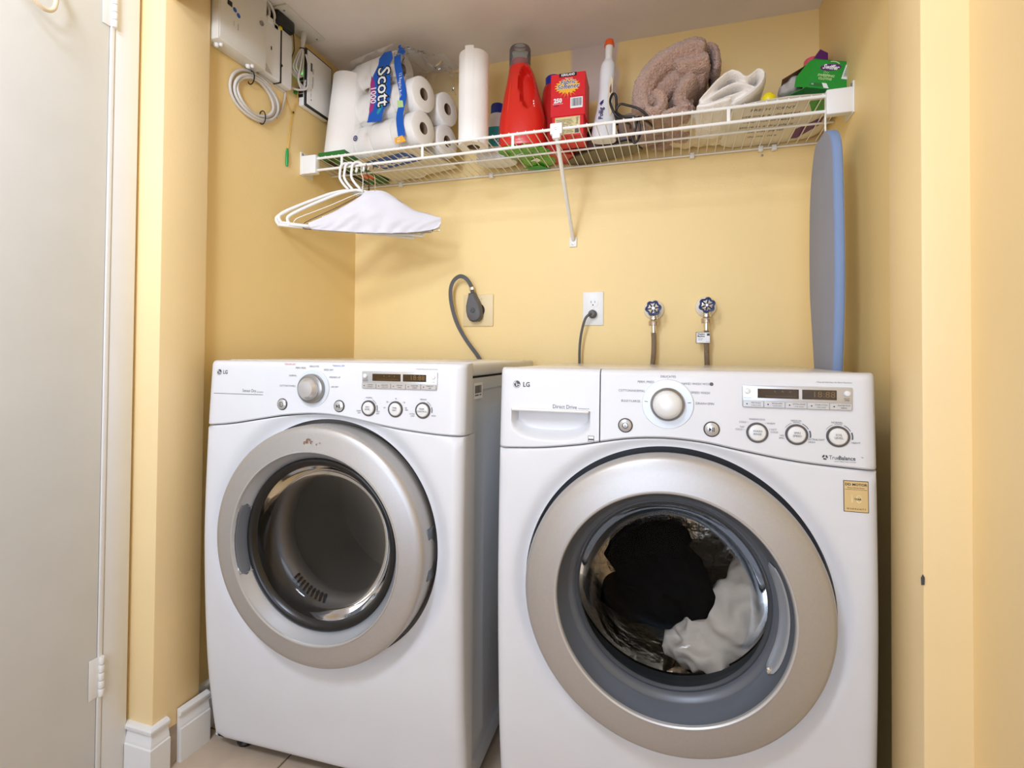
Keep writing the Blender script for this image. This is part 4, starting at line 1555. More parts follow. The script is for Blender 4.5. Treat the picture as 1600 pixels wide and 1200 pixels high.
zz = [1.735, 1.846, 1.957]
lab = {(0, 0): 'bottom front toilet roll facing outward in the opened pack', (0, 1): 'middle front toilet roll facing outward beside the blue stripe', (0, 2): 'top toilet roll set back under the blue logo in the opened pack',
       (1, 0): 'bottom rear toilet roll facing outward next to the slim paper towels', (1, 1): 'upper rear toilet roll facing outward next to the slim paper towels'}
for col in (0, 1):
    for row in range(3):
        for dp in range(3):
            if row == 2 and dp == 0:
                continue
            if row == 2 and col == 1:
                continue
            c = O + bx_ * (col * .122) - ax * (dp * (rl + .002)) + Vector((0, 0, zz[row]))
            front = dp == 0 or (row == 2 and dp == 1)
            if front and (col, row) in lab:
                toilet_roll(c, lab[(col, row)])
            elif col == 0 and row < 3:
                toilet_roll(c, 'toilet roll buried inside the wrapped multipack, only its side showing through the film', 'toilet rolls inside the wrapped pack')
pk = thing('toilet_paper_wrap', 'clear printed plastic wrap around the opened multipack of toilet paper', 'plastic wrap')


def pk_pt(s_, d_, z, off=0):
    """s: distance back along the roll axis, d: depth behind the front face"""
    return O - ax * s_ + bx_ * (-RR_ - .002 + d_) + Vector((0, 0, z))


def face_bulge(s_, z):
    best = 0
    for c in zz:
        q = 1 - ((z - c) / RR_) ** 2
        if q > 0:
            best = max(best, math.sqrt(q))
    return (1 - best) * .004


L_ = 3 * rl + .006


def front_sheet(u, v):
    return pk_pt(u, -.0014, v)


b = B()
rows = []
for j in range(41):
    z = 1.672 + (2.010 - 1.672) * j / 40
    row = []
    for i in range(25):
        s_ = -.004 + (L_ + .010) * i / 24
        if z > 1.90:
            s_ = max(s_, .085)
        p = pk_pt(s_, face_bulge(s_, z) + .002 * noise.noise(Vector((s_ * 30, z * 30, 1))), z)
        row.append(p)
    rows.append(row)
b.loft(rows, False, False, closed=False)
b.build('front_film', 'film', pk, 70)
b = B()
rows = []
for j in range(13):
    d_ = .004 + .235 * j / 12
    row = [pk_pt(-.004 + (L_ + .008) * i / 20, d_, ZD - .0005 + .0012 * abs(noise.noise(Vector((i * .5, j * .6, 2))))) for i in range(21)]
    rows.append(row)
b.loft(rows, False, False, closed=False)
b.build('bottom_film', 'bag', pk, 70)
# crumpled torn film standing over the missing rolls
b = B()
rows = []
for j in range(26):
    v = j / 25
    row = []
    for i in range(30):
        u = i / 29
        s_ = .10 - .115 * u
        d_ = .02 + .20 * u
        z = 1.895 + .115 * math.sin(PI * (.12 + .80 * v)) * (.75 + .25 * math.sin(PI * u)) + .02 * (1 - v)
        p = pk_pt(s_ + .075 * (v - .5) * (1 if u < .5 else .6), d_ + .02 * math.sin(v * 7), z)
        nz = Vector((noise.noise(Vector((u * 4, v * 4, 1))), noise.noise(Vector((u * 4, v * 4, 9))), noise.noise(Vector((u * 5, v * 5, 17)))))
        row.append(p + nz * .030 + .006 * Vector((noise.noise(Vector((u * 14, v * 14, 4))), 0, noise.noise(Vector((u * 14, v * 14, 8))))))
    rows.append(row)
b.loft(rows, False, False, closed=False)
b.build('torn_film', 'film2', pk, 20)
f = Flat()
for (u, v, r) in ((.062, 1.985, .010), (.05, 1.975, .008), (.066, 1.998, .006)):
    f.poly([(u + r * 1.2 * math.cos(a + .4 * math.sin(3 * a)), v + r * math.sin(a)) for a in [2 * PI * k / 9 for k in range(9)]])
f.build('torn_print', 'blue', pk, lambda u, v: pk_pt(u, .012, v))
# printed logo: ribbon, wordmark, stripe (u runs back along the rolls, so mirrored to read from the front)
rib = Flat()
rib.poly([(.225, 1.775), (.160, 1.765), (.150, 1.800), (.128, 1.812), (.118, 1.86), (.122, 1.905), (.132, 1.935), (.110, 1.958), (.118, 1.985), (.150, 1.988), (.172, 1.975), (.176, 1.955), (.200, 1.925), (.208, 1.88), (.203, 1.83), (.215, 1.812)])
rib.build('logo_ribbon', 'blue', pk, lambda u, v: front_sheet(u - .030, v) - bx_ * .0006)
tl = Flat()
tl.ring(.222, 1.868, .088, .1, 130, 232, 14)
tl.build('logo_teal_edge', 'teal', pk, lambda u, v: front_sheet(u - .015, v) - bx_ * .0008)
mg = Flat()
mg.poly([(.216, 1.800), (.196, 1.812), (.188, 1.86), (.193, 1.905), (.206, 1.928), (.212, 1.90), (.209, 1.85), (.216, 1.82)])
mg.build('logo_magenta', 'magenta', pk, lambda u, v: front_sheet(u - .030, v) - bx_ * .0008)
mir = lambda ext: (lambda u, v: front_sheet(-u, v) - bx_ * ext)
tk = Flat()
tk.text('Scott', -.123, 1.880, .076, rot=-PI / 2, bold=.075, sx=.80, slant=.15)
tk.build('logo_outline', 'inkk', pk, mir(.0010))
tw = Flat()
tw.text('Scott', -.123, 1.880, .076, rot=-PI / 2, bold=.012, sx=.80, slant=.15)
tw.text('1000', -.168, 1.862, .036, rot=-PI / 2, bold=.012, sx=.8, slant=.15)
tw.build('logo_lettering', 'inkw', pk, mir(.0013))
sb_ = Flat()
pts = [(.060, 1.965), (.088, 1.965), (.086, 1.90), (.070, 1.83), (.078, 1.76), (.070, 1.70), (.036, 1.70), (.044, 1.76), (.034, 1.83), (.050, 1.90)]
for i in range(4):
    a_, b_ = i, i + 1
n_ = 24
edge0 = smooth_tab([(1.695, .024), (1.76, .034), (1.82, .020), (1.88, .032), (1.93, .044), (1.962, .046)], 5)
for k in range(n_):
    v0 = 1.695 + .267 * k / n_
    v1 = 1.695 + .267 * (k + 1) / n_
    sb_.poly([(interp(edge0, v0), v0), (interp(edge0, v0) + .030, v0), (interp(edge0, v1) + .030, v1), (interp(edge0, v1), v1)])
sb_.build('blue_stripe', 'blue', pk, lambda u, v: front_sheet(u, v) - bx_ * .0006)
og = Flat()
og.poly([(.020, 1.677), (.066, 1.677), (.070, 1.697), (.036, 1.699)])
og.build('amber_stripe', 'bandor', pk, lambda u, v: front_sheet(u, v) - bx_ * .0007)
yg = Flat()
yg.poly([(.032, 1.788), (.058, 1.792), (.060, 1.816), (.036, 1.810)])
yg.build('green_flash', 'paleg', pk, lambda u, v: front_sheet(u, v) - bx_ * .0009)
sw_ = Flat()
sw_.text('12 Regular Rolls', -.047, 1.862, .017, rot=-PI / 2, sx=.72)
sw_.text('12', -.052, 1.688, .015, rot=-PI / 2)
sw_.build('stripe_lettering', 'inkw', pk, mir(.0012))
rc_ = Flat().ring(.252, 1.735, .006, .0095).disc(.252, 1.735, .003)
rc_.build('round_mark', 'navy', pk, lambda u, v: front_sheet(u, v) - bx_ * .0006)
# underside printing, read from below through the shelf
under = lambda e: (lambda u, v: O - ax * u + bx_ * (-RR_ + v) + Vector((0, 0, ZD - .0012 - e)))
Flat().poly([(.235, .03), (.07, .03), (.05, .06), (.06, .115), (.23, .115), (.245, .075)]).build('underside_ribbon', 'blue', pk, under(0))
Flat().text('Scott', -.150, -.074, .078, bold=.03, sx=.9).build('underside_lettering', 'inkw', pk, lambda u, v: under(.0006)(-u, -v))
towel_roll((-.9050, .668, ZD), .052, .10, 'short paper roll standing behind the toilet paper pack, seen from below')


def loft_body(secs, n=40, exp=2.0):
    """secs: (z, cx, cy, rx, ry) superellipse sections"""
    rings = []
    for s_ in secs:
        z, cx, cy, rx, ry = s_[:5]
        e = s_[5] if len(s_) > 5 else exp
        ring = []
        for k in range(n):
            a = 2 * PI * k / n
            c_, sn = math.cos(a), math.sin(a)
            ring.append(Vector((cx + rx * math.copysign(abs(c_) ** (2 / e), c_), cy + ry * math.copysign(abs(sn) ** (2 / e), sn), z)))
        rings.append(ring)
    return rings


def smooth_secs(secs, n=6):
    k = max(len(s_) for s_ in secs)
    out = []
    L = len(secs)
    for i in range(L - 1):
        a, b_, c, d_ = secs[max(i - 1, 0)], secs[i], secs[i + 1], secs[min(i + 2, L - 1)]
        for q in range(n):
            t = q / n
            out.append(tuple(.5 * (2 * b_[j] + (c[j] - a[j]) * t + (2 * a[j] - 5 * b_[j] + 4 * c[j] - d_[j]) * t * t + (3 * b_[j] - a[j] - 3 * c[j] + d_[j]) * t ** 3) for j in range(k)))
    out.append(secs[-1])
    return out


# white fabric softener bottle with teal label
sf = thing('softener_bottle', 'white softener bottle with a teal label and blue cap beside the slim paper towels', 'bottle', (-.572, .655, ZD), R(10))
B().loft(loft_body(smooth_secs([(0, 0, 0, .066, .045), (.004, 0, 0, .070, .049), (.03, 0, 0, .071, .050), (.075, 0, 0, .068, .048), (.11, 0, 0, .058, .042), (.135, 0, 0, .040, .034), (.15, 0, 0, .029, .028), (.165, 0, 0, .026, .026)], 5))).build('body', 'offwh', sf, 60)
B().loft(loft_body(smooth_secs([(.040, 0, 0, .0718, .0508), (.075, 0, 0, .0690, .0490), (.11, 0, 0, .0590, .0430)], 6)), False, False).build('label', 'teal', sf, 60)
B().lathe([(0, .165), (.023, .165), (.0235, .168), (.0235, .195), (.021, .201), (0, .202)], T(0, 0, 0), 28).build('cap', 'bluecap', sf)
f = Flat()
for (u, v) in ((.010, .060), (.018, .066), (.006, .070), (.024, .058), (.014, .052), (.028, .068)):
    f.disc(u, v, .0022, 8)
f.build('label_print', 'inkw', sf, lambda u, v: Vector((u, -.0518 * math.sqrt(max(0, 1 - (u / .072) ** 2)) - .0006, v)))
pk2 = Flat().rect(-.055, -.028, .062, .068).build('label_stripe', 'magenta', sf, lambda u, v: Vector((u, -.0515 * math.sqrt(max(0, 1 - (u / .0722) ** 2)) - .0008, v)))


# red detergent jug with its grip hollow
def jug(name, label, loc, rz, mname, scale=1):
    t = thing(name, label, 'detergent bottle', loc, rz)
    secs = smooth_secs([(0, 0, 0, .068, .048, 2.8), (.004, 0, 0, .073, .053, 2.8), (.05, 0, 0, .075, .055, 2.7), (.095, 0, 0, .074, .055, 2.5), (.135, -.001, 0, .066, .052, 2.3), (.175, -.003, 0, .058, .047, 2.2), (.215, -.004, 0, .049, .042, 2.1), (.245, -.006, 0, .042, .037, 2), (.265, -.009, 0, .036, .035, 2), (.280, -.010, 0, .030, .030, 2)], 6)
    rings = loft_body(secs, 72)
    for ring in rings:
        for p in ring:
            if p.y < 0:
                a = (p.x - .018) / .021
                c_ = (p.z - .187 + (p.x - .018) * .9) / .062
                q = a * a + c_ * c_
                if q < 1.35:
                    k = min(1, (1.35 - q) / .45)
                    k = k * k * (3 - 2 * k)
                    p.y += (.040) * k
    b = B().loft(rings)
    b.build('body', mname, t, 60)
    return t


jg = jug('detergent_jug', 'large red detergent jug with a moulded grip and translucent grey cup', (-.462, .585, ZD + .008), R(6), 'red')
B().lathe([(.0, .279), (.029, .279), (.029, .290), (0, .290)], T(-.010, 0, 0), 28).build('neck', 'red', jg)
cc = B().lathe([(.0345, .262), (.0350, .300), (.0345, .326), (.032, .333), (.022, .336), (.018, .332), (0, .331)], T(-.010, 0, 0), 40)
cc.build('measuring_cup', 'cup', jg, 60)
B().tube(spline([(-.040, -.050, .06), (-.040, -.0475, .11), (-.036, -.0435, .16), (-.033, -.039, .20)], 5), .0012, 6).build('level_strip', 'orange', jg)
f = Flat()
for i in range(7):
    f.rect(.046, .049, .085 + .008 * i, .090 + .008 * i)
f.build('side_print', 'inkw', jg, lambda u, v: Vector((u + (v - .085) * -.10, -.0445, v)))
j2 = jug('detergent_bottle', 'red detergent bottle with a blue cap half hidden behind the red carton', (-.372, .668, ZD), R(20), 'redd')
for ch_ in j2.children:
    ch_.scale = (.92, .9, .86)
B().lathe([(0, .236), (.028, .236), (.028, .268), (.025, .272), (0, .273)], T(-.006, 0, 0), 28).build('cap', 'bluecap', j2)

# crumpled green refill packet
gp = crumple('green_refill_packet', 'green2', [((-.455, .590, ZD + .0015), (.085, .065, .0065), (0, 0, .4)), ((-.430, .675, ZD + .0015), (.060, .060, .0065), (0, 0, -.3))], amp=.005, nsize=.03, seed=9, vox=.003, smooth=2)
tag(gp, 'crumpled bright green packet lying on the wires under the red jug', 'packet')
B().prism([(-.492, .705), (-.43, .690), (-.40, .737), (-.445, .739)], ZD - .009, ZD - .0075, T(0, 0, 0)).build('packet_corner', 'green', gp)
f = Flat()
f.poly([(-.49, .585), (-.462, .575), (-.452, .60), (-.485, .612)])
f.poly([(-.452, .650), (-.425, .628), (-.415, .655), (-.44, .672)])
f.build('packet_print', 'inkw', gp, lambda u, v: Vector((u, v, ZD - .0055)))

# red fabric-sheet carton
bx = thing('dryer_sheet_carton', 'tall red fabric softener carton standing behind the shelf bracket', 'carton', (-.2975, .500, ZD), R(2), rx=R(-3))
B().box(-.0475, .0475, 0, .085, 0, .075, .001, 1).build('carton_base', 'redbox', bx)
B().box(-.0525, .0525, -.004, .090, .062, .195, .0015, 1).build('carton_lid', 'redbox', bx)
Flat().rect(-.0385, .0370, .006, .0600).build('carton_label', 'cream', bx, lambda u, v: Vector((u, -.0005, v)))
f = Flat()
for i in range(9):
    f.rect(-.035 + .0012 * (i % 2), -.010 + .004 * (i % 3), .012 + .0048 * i, .0134 + .0048 * i)
for i in range(9):
    f.rect(-.004, .018 - .003 * (i % 3), .012 + .0048 * i, .0134 + .0048 * i)
f.text('Safety', .029, .046, .009, rot=-PI / 2)
f.rect(.022, .034, .008, .028)
f.build('label_print', 'dialr', bx, lambda u, v: Vector((u, -.0010, v)))
on_l = lambda e: (lambda u, v: Vector((u, -.0042 - e, v)))
f = Flat()
pts = []
for k in range(36):
    a = 2 * PI * k / 36
    r_ = (1 if k % 2 else .75)
    pts.append((-.002 + .040 * r_ * math.cos(a), .153 + .025 * r_ * math.sin(a)))
f.poly(pts)
for a in (230, 250, 270, 290, 310):
    c_, s__ = math.cos(R(a)), math.sin(R(a))
    f.poly([(c_ * .020 - s__ * .001, .150 + s__ * .020 + c_ * .001), (c_ * .036, .150 + s__ * .036), (c_ * .020 + s__ * .001, .150 + s__ * .020 - c_ * .001)])
f.build('sunburst', 'sunburst', bx, on_l(.0003))
Flat().rect(-.027, .026, .183, .1945).build('brand_bar', 'inkk', bx, on_l(.0004))
f = Flat()
f.text('KIRKLAND', 0, .1885, .0098, bold=.03, sx=.86)
f.text('Signature', .002, .1775, .0070, sx=.9, slant=.2)
f.text('250', -.030, .110, .0185, bold=.05, sx=.9)
f.rect(-.046, -.014, .0998, .1008)
f.build('white_lettering', 'inkw', bx, on_l(.0008))
f = Flat()
f.text('Fabric', 0, .1655, .0200, bold=.055, sx=.95, slant=.2)
f.text('Softener', 0, .1515, .0200, bold=.055, sx=.95, slant=.2)
f.build('title_outline', 'inkw', bx, on_l(.0008))
for t, u, v, sz in (('Fabric', 0, .1655, .0200), ('Softener', 0, .1515, .0200), ('SHEETS', -.034, .0945, .0050)):
    Flat().text(t, u, v, sz, bold=.012, sx=.95, slant=.2).build('title_lettering', 'navy', bx, on_l(.0011))
bc = Flat().rect(.008, .045, .0830, .1160).build('barcode', 'inkw', bx, on_l(.0005))
f = Flat()
u = .012
random.seed(2)
while u < .041:
    w = random.choice((.0006, .001, .0014))
    f.rect(u, u + w, .0890, .1130)
    u += w + random.choice((.0006, .0011))
f.build('barcode_lines', 'ink', bc, on_l(.0008))
Flat().rect(-.0525, .0525, .1195, .1200).build('lid_crease', 'purple', bx, on_l(.0004))

# white spray bottle with orange tip
sp = thing('spray_bottle', 'tall white bottle with an orange tip right of the red carton', 'bottle', (-.198, .565, ZD), R(4), ry=R(2.5))
body = smooth_secs([(0, 0, 0, .034, .026, 2.6), (.003, 0, 0, .037, .029, 2.6), (.03, 0, 0, .0365, .029, 2.5), (.06, 0, 0, .032, .026, 2.3), (.10, 0, 0, .0255, .022, 2.2), (.15, .001, 0, .0235, .021, 2.1), (.20, .001, 0, .0230, .020, 2), (.232, .002, 0, .0205, .018, 2), (.245, .003, 0, .0135, .0135, 2), (.250, .003, 0, .0125, .0125, 2)], 6)
B().loft(loft_body(body, 36)).build('body', 'offwh', sp, 60)
B().lathe([(0, .249), (.0112, .249), (.0108, .252), (.0118, .280), (.0122, .290), (0, .290)], T(.003, 0, 0), 24).build('collar', 'plasw', sp)
B().lathe([(0, .289), (.0150, .289), (.0152, .294), (.0125, .305), (.0115, .308), (0, .3085)], T(.003, 0, 0), 24).build('tip', 'orange', sp)
f = Flat()
f.text('Pollig', -.010, .073, .019, rot=PI / 2, bold=.02, sx=.9)
f.poly([(-.012, .098), (-.006, .106), (-.004, .116), (-.012, .110), (-.016, .103)])
f.build('lettering', 'navy', sp, lambda u, v: Vector((u, -.0300 + .08 * max(0, v - .03) ** 1.0 * .9 - .0006, v)))
f = Flat()
f.poly([(.0150, .060), (.0205, .075), (.0205, .175), (.0145, .190), (.0095, .170), (.0075, .125), (.0090, .090)])
lb = f.build('back_label', 'creamc', sp, lambda u, v: Vector((u, -.0235, v)))
f = Flat()
f.poly([(.0120, .150), (.0160, .165), (.0175, .150), (.0185, .140), (.0150, .132), (.0120, .138)])
f.build('label_picture', 'kraft', lb, lambda u, v: Vector((u, -.0240, v)))

# steam iron lying on the wires with its black cord
ir = thing('clothes_iron', 'steam iron lying on the shelf wires with an olive soleplate and black cord', 'iron', (-.215, .672, ZD), R(158))
sole = [(.135, 0), (.118, .022), (.085, .040), (.03, .050), (-.04, .051), (-.10, .050), (-.118, .040), (-.120, 0)]
sole = [(p.x, p.y) for p in spline([(x, y, 0) for x, y in sole], 5)]
sole = sole + [(x, -y) for x, y in sole[-2:0:-1]]
B().prism(sole, -.0035, .004, T(0, 0, 0)).build('soleplate', 'sole', ir, 30)
B().tube([(x * 1.0, y * 1.0, .0028) for x, y in sole], .0030, 6, closed=True).build('sole_edge', 'black', ir)
rings = []
for h, k, sh__ in ((.004, .97, 0), (.02, .95, -.002), (.04, .82, -.010), (.052, .60, -.018), (.058, .35, -.02)):
    rings.append([Vector((x * k + sh__, y * k, h)) for x, y in sole])
B().loft(rings).build('housing', 'irong', ir, 40)
B().tube(spline([(.055, 0, .045), (.045, 0, .080), (.0, 0, .095), (-.06, 0, .092), (-.095, 0, .070), (-.10, 0, .040)], 5), .012, 12).build('handle', 'black', ir, 60)


def W2L(o, pts):
    mi = o.matrix_basis.inverted()
    return [mi @ Vector(p) for p in pts]


c1 = spline([(-.120, .62, 1.725), (-.118, .56, 1.69), (-.115, .50, 1.674), (-.130, .462, 1.672), (-.152, .455, 1.690), (-.166, .455, 1.725), (-.160, .458, 1.750), (-.151, .462, 1.744), (-.150, .466, 1.705), (-.150, .455, 1.682), (-.13, .447, 1.667), (-.10, .446, 1.668), (-.06, .45, 1.669)], 6)
c2 = spline([(-.06, .45, 1.668), (-.085, .442, 1.690), (-.118, .444, 1.706), (-.138, .446, 1.712), (-.148, .448, 1.695), (-.13, .441, 1.675), (-.10, .437, 1.668), (-.086, .440, 1.654), (-.083, .446, 1.622), (-.094, .447, 1.600), (-.102, .446, 1.606), (-.094, .442, 1.640), (-.088, .444, 1.668), (-.07, .47, 1.668), (-.05, .52, 1.668)], 6)
b = B().tube(W2L(ir, c1), .0036, 8)
b.tube(W2L(ir, c2), .0033, 8)
b.build('cord', 'black', ir, 60)


# towels: thick folded layers swept back over the shelf, fused and roughened
def folded(name, mname, layers, label, cat, vox, fine, y0, y1, smooth=3, wob=.006, seed=0):
    bm = bmesh.new()
    for path, th, ya, yb in layers:
        P = spline([(x, 0, z) for x, z in path], 7)
        rows = []
        ny = 14
        for j in range(ny + 1):
            t = j / ny
            y = ya + (yb - ya) * t
            k = math.sqrt(max(.02, 1 - abs(2 * t - 1) ** 6))
            left, right = [], []
            for i, p in enumerate(P):
                tg_ = (P[min(i + 1, len(P) - 1)] - P[max(i - 1, 0)]).normalized()
                n_ = Vector((-tg_.z, 0, tg_.x))
                endk = math.sqrt(max(.05, 1 - abs(2 * i / (len(P) - 1) - 1) ** 10))
                hh = th * .5 * k * endk
                off = Vector((wob * noise.noise(Vector((p.x * 16, y * 12, seed))), 0, wob * noise.noise(Vector((p.z * 16, y * 12, seed + 7)))))
                q = p + off + Vector((0, y, 0))
                left.append(q + n_ * hh)
                right.append(q - n_ * hh)
            rows.append(left + right[::-1])
        vr = [[bm.verts.new(p) for p in r] for r in rows]
        n = len(vr[0])
        for i in range(len(vr) - 1):
            for k_ in range(n):
                bm.faces.new((vr[i][k_], vr[i][(k_ + 1) % n], vr[i + 1][(k_ + 1) % n], vr[i + 1][k_]))
        bm.faces.new(vr[0][::-1])
        bm.faces.new(vr[-1])
    bmesh.ops.recalc_face_normals(bm, faces=bm.faces)
    me = bpy.data.meshes.new(name)
    bm.to_mesh(me)
    bm.free()
    me.materials.append(M[mname])
    o = bpy.data.objects.new(name, me)
    COL.objects.link(o)
    rm = o.modifiers.new('remesh', 'REMESH')
    rm.mode = 'VOXEL'
    rm.voxel_size = vox
    rm.use_smooth_shade = True
    s_ = o.modifiers.new('smooth', 'SMOOTH')
    s_.iterations = smooth
    for k_, (ns, st_) in enumerate(fine):
        tx_ = bpy.data.textures.new(name, 'CLOUDS')
        tx_.noise_scale = ns
        dm = o.modifiers.new('fibre', 'DISPLACE')
        dm.texture = tx_
        dm.strength = st_
        dm.texture_coords = 'LOCAL'
    tag(o, label, cat)
    return o


folded('brown_towel', 'brown', [
    ([(-.066, 1.702), (-.080, 1.745), (-.062, 1.795), (-.016, 1.836), (.048, 1.858), (.088, 1.850)], .066, .458, .68),
    ([(.012, 1.815), (.060, 1.815), (.098, 1.822)], .052, .462, .66),
    ([(.072, 1.870), (.104, 1.876), (.118, 1.852), (.119, 1.80)], .024, .50, .70),
    ([(.062, 1.782), (.036, 1.758), (.022, 1.728), (.036, 1.700), (.056, 1.684)], .042, .470, .64),
    ([(-.072, 1.692), (-.040, 1.688), (-.024, 1.704), (-.028, 1.732), (-.046, 1.744)], .034, .448, .62),
    ([(.050, 1.690), (.014, 1.684), (-.010, 1.676), (.05, 1.672)], .022, .448, .62),
    ([(-.05, 1.735), (-.005, 1.785), (.045, 1.800), (.088, 1.806)], .066, .492, .68),
    ([(-.03, 1.72), (.02, 1.735), (.05, 1.72)], .05, .53, .68),
    ([(-.02, 1.69), (.05, 1.685)], .05, .54, .66),
], 'brown terry bath towel bundled in thick folds on the shelf', 'towel', .0034, ((.0045, .0075), (.035, .006)), .46, .68, seed=3, smooth=2)
folded('white_towel', 'whitec', [
    ([(.066, 1.672), (.118, 1.670), (.176, 1.688), (.218, 1.720), (.229, 1.748), (.217, 1.760), (.204, 1.750), (.188, 1.744), (.168, 1.760), (.150, 1.765), (.126, 1.750), (.096, 1.722), (.072, 1.700)], .019, .452, .66),
    ([(.208, 1.722), (.170, 1.735), (.142, 1.730), (.106, 1.712), (.07, 1.688)], .015, .460, .65),
    ([(.070, 1.682), (.110, 1.690), (.150, 1.703), (.195, 1.714)], .018, .456, .65),
    ([(.064, 1.676), (.10, 1.676), (.150, 1.688)], .026, .436, .64),
], 'folded white towel with soft rolled edges beside the brown towel', 'towel', .0034, ((.004, .0018), (.04, .004)), .45, .66, seed=6, wob=.004)
tag(crumple('brown_cloth', 'browns', [((-.07, .625, ZD + .025), (.06, .055, .024)), ((-.03, .68, ZD + .02), (.04, .04, .02)), ((-.12, .60, ZD + .05), (.035, .05, .03))], amp=.014, nsize=.035, seed=14, vox=.005),
    'smaller brown cloth crumpled beneath the brown towel against the wires', 'cloth')
tag(crumple('cream_cloth', 'creamc', [((.06, .66, ZD + .018), (.075, .070, .018)), ((.12, .67, ZD + .02), (.055, .065, .018)), ((.05, .56, ZD + .016), (.05, .06, .015))], amp=.013, nsize=.035, seed=21, vox=.005),
    'crumpled cream cloth pressed on the wires below the white towel', 'cloth')

# large white printed bag lying flat on the right of the shelf
bg_ = thing('printed_bag', 'flat white bag with printed text and a purple end band, under the green carton', 'bag')
b = B()
rows = []
poly0 = [(.175, .448), (.395, .448), (.415, .62), (.385, .722), (.16, .728), (.150, .60)]
ctr = Vector((.28, .59, 0))
ol = [(p.x, p.y) for p in spline([(x, y, 0) for x, y in poly0], 8, True)]
rings = []
for k, z in ((.55, ZD - .0022), (.93, ZD - .0022), (.985, ZD + .002), (1, ZD + .003), (.985, ZD + .006), (.93, ZD + .008), (.6, ZD + .009), (.2, ZD + .009)):
    rings.append([Vector((ctr.x + (x - ctr.x) * k, ctr.y + (y - ctr.y) * k, z + (0 if z < ZD + .004 else .028 * min(1, max(0, (y - .50) / .05))) * (1 if k < .95 else .3) + (.003 * noise.noise(Vector((x * 25, y * 25, 3))) if z > ZD else 0))) for x, y in ol])
B().loft(rings).build('bag_body', 'bag', bg_, 60)
dn = lambda e: (lambda u, v: Vector((u, v, ZD - .0024 - e)))
Flat().poly([(.335, .635), (.395, .560), (.398, .615), (.355, .700), (.338, .700)]).build('purple_band', 'purple', bg_, dn(.0002))
Flat().poly([(.335, .455), (.378, .455), (.388, .54), (.362, .54)]).build('green_band', 'green', bg_, dn(.0002))
f = Flat()
for i, t in enumerate(('FRESH SCENT', 'use only as directed', 'keep out of reach', 'store in a dry place', 'see side panel', 'do not mix')):
    Flat().text(t, .255, -.475 - i * .036, .019, rot=R(-4), sx=.95).build('bag_lettering', 'inkl', bg_, lambda u, v: dn(.0003)(u, -v))

# open green carton of cloths, tipped on the bag
gc = thing('green_carton', 'open green carton of cleaning cloths tipped on its side at the right end', 'carton', (.3340, .488, 1.7120), R(-6), ry=R(18))
wd, dp, ht = .098, .120, .074
for nm, bxx in (('front_panel', (0, wd, 0, .0012, 0, ht)), ('back_panel', (0, wd, dp - .0012, dp, 0, ht)), ('bottom_panel', (0, wd, 0, dp, 0, .0012)), ('top_panel', (0, wd, 0, dp, ht - .0012, ht)), ('end_panel', (wd - .0012, wd, 0, dp, 0, ht))):
    B().box(*bxx).build(nm, 'green', gc, 0)
B().box(-.085, 0, .004, dp, 0, .0012, mx=T(0, 0, ht) @ Matrix.Rotation(R(-44), 4, 'Y') @ T(0, 0, -.001)).build('top_flap', 'kraft', gc, 0)
B().box(-.060, 0, .002, dp, 0, .0012, mx=Matrix.Rotation(R(-38), 4, 'Y')).build('bottom_flap', 'green', gc, 0)
b = B().prism([(0, 0), (0, ht), (-.012, ht * .90), (-.030, .020), (-.026, -.004)], -.0012, 0, Matrix.Rotation(R(10), 4, 'Z') @ XZ)
b.build('side_flap', 'green', gc, 0)
on_f = lambda e: (lambda u, v: Vector((u, -.0004 - e, v)))
f = Flat()
f.poly([(.018 + .024 * (1 + math.cos(a)), .056 + .009 * math.sin(a) + .003 * math.cos(a)) for a in [2 * PI * k / 20 for k in range(20)]])
f.build('logo_plate', 'purple', gc, on_f(.0002))
f = Flat()
f.text('Swiffer', .042, .0560, .0165, bold=.03, sx=.8, slant=.25)
f.rect(.074, .094, .030, .066)
f.build('white_print', 'inkw', gc, on_f(.0006))
f = Flat()
f.text('Dry', .036, .0425, .008)
f.ring(.045, .050, .020, .0225, 50, 110, 10)
f.text('SWEEPING\nCLOTHS', .038, .0300, .0082, bold=.04)
f.build('carton_lettering', 'paleg', gc, on_f(.0006))
f = Flat()
random.seed(4)
v = .036
while v < .062:
    w = random.choice((.0006, .001, .0014))
    f.rect(.0765, .0915, v, v + w)
    v += w + random.choice((.0006, .0011))
f.poly([(.008, .006), (.040, .006), (.040, .014), (.008, .014)])
f.build('dark_print', 'greend', gc, on_f(.0009))
f = Flat()
f.poly([(.034, .015), (.045, .015), (.054, .003), (.042, .003)])
f.text('16', .013, .010, .007)
f.build('cloth_print', 'inkw', gc, on_f(.0011))
f = Flat()
f.rect(-.058, -.012, .004, .012)
f.build('flap_print', 'inkw', gc, lambda u, v: Matrix.Rotation(R(-38), 4, 'Y') @ Vector((u, .0014, .0016 + v * .0)) + Vector((0, v - .004, 0)))
cs = crumple('cleaning_cloths', 'laundry', [((.315, .545, 1.742), (.024, .04, .024)), ((.297, .55, 1.735), (.016, .03, .018))], amp=.006, nsize=.02, seed=30, vox=.003)
tag(cs, 'white cleaning cloths poking out of the open green carton', 'cloth')
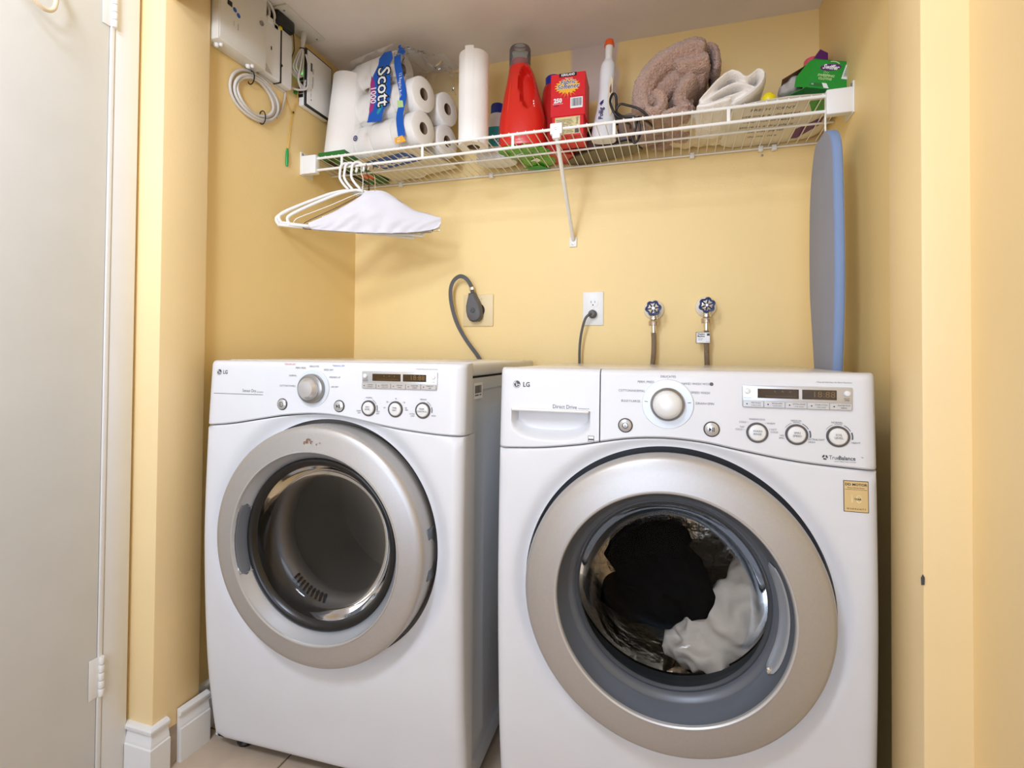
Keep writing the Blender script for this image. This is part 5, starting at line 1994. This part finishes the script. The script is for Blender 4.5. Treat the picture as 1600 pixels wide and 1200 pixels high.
yc = thing('yellow_cap', 'small round yellow cap on the shelf beside the white towel', 'cap', (.2440, .470, ZD + .009))
B().lathe([(0, 0), (.011, 0), (.0145, .004), (.0158, .012), (.0150, .020), (.010, .027), (0, .0285)], T(0, 0, 0), 24).build('shell', 'yellow', yc)
yb = B()
for k in range(24):
    a = 2 * PI * k / 24
    yb.box(-.0006, .0006, -.0004, .0004, .005, .019, 0, 1, Matrix.Rotation(a, 4, 'Z') @ T(.0156, 0, 0))
yb.build('grip_ribs', 'yellow', yc, kind='stuff')
pkb = thing('pink_capped_bottle', 'bottle with a pink cap standing behind the green carton', 'bottle', (.385, .640, ZD + .024))
B().loft(loft_body(smooth_secs([(0, 0, 0, .026, .026), (.004, 0, 0, .029, .029), (.06, 0, 0, .029, .029), (.11, 0, 0, .027, .027), (.13, 0, 0, .018, .018), (.138, 0, 0, .016, .016)], 5))).build('body', 'offwh', pkb, 60)
B().lathe([(0, .137), (.023, .137), (.0235, .140), (.0225, .168), (.020, .172), (0, .173)], T(0, 0, 0), 28).build('cap', 'pink', pkb)
pu = thing('purple_packet', 'purple carton corner sticking up behind the green carton by the right wall', 'carton', (.392, .600, ZD + .024), R(10))
B().prism([(-.035, 0), (.018, 0), (.018, .160), (-.002, .172), (-.035, .120)], -.012, .012, XZ).build('carton', 'purple', pu, 30)
Flat().text('dust', -.006, .10, .018, rot=R(60)).build('carton_print', 'inkw', pu, lambda u, v: Vector((u, -.0125, v)))

# coat hook on the white door
hk = thing('coat_hook', 'cream coat hook on the white door, only its curved end in view', 'hook')
b = B()
b.tube(spline([(RL + .013, -.302, 1.800), (RL + .030, -.305, 1.770), (RL + .045, -.308, 1.735), (RL + .046, -.313, 1.706), (RL + .050, -.330, 1.692), (RL + .052, -.352, 1.698), (RL + .050, -.385, 1.720), (RL + .046, -.42, 1.755), (RL + .040, -.44, 1.79)], 7), .0042, 12)
b.build('hook_arm', 'hook', hk, 60)
B().box(RL + .012, RL + .017, -.325, -.285, 1.775, 1.85, .002, 2).build('mounting_plate', 'hook', hk)
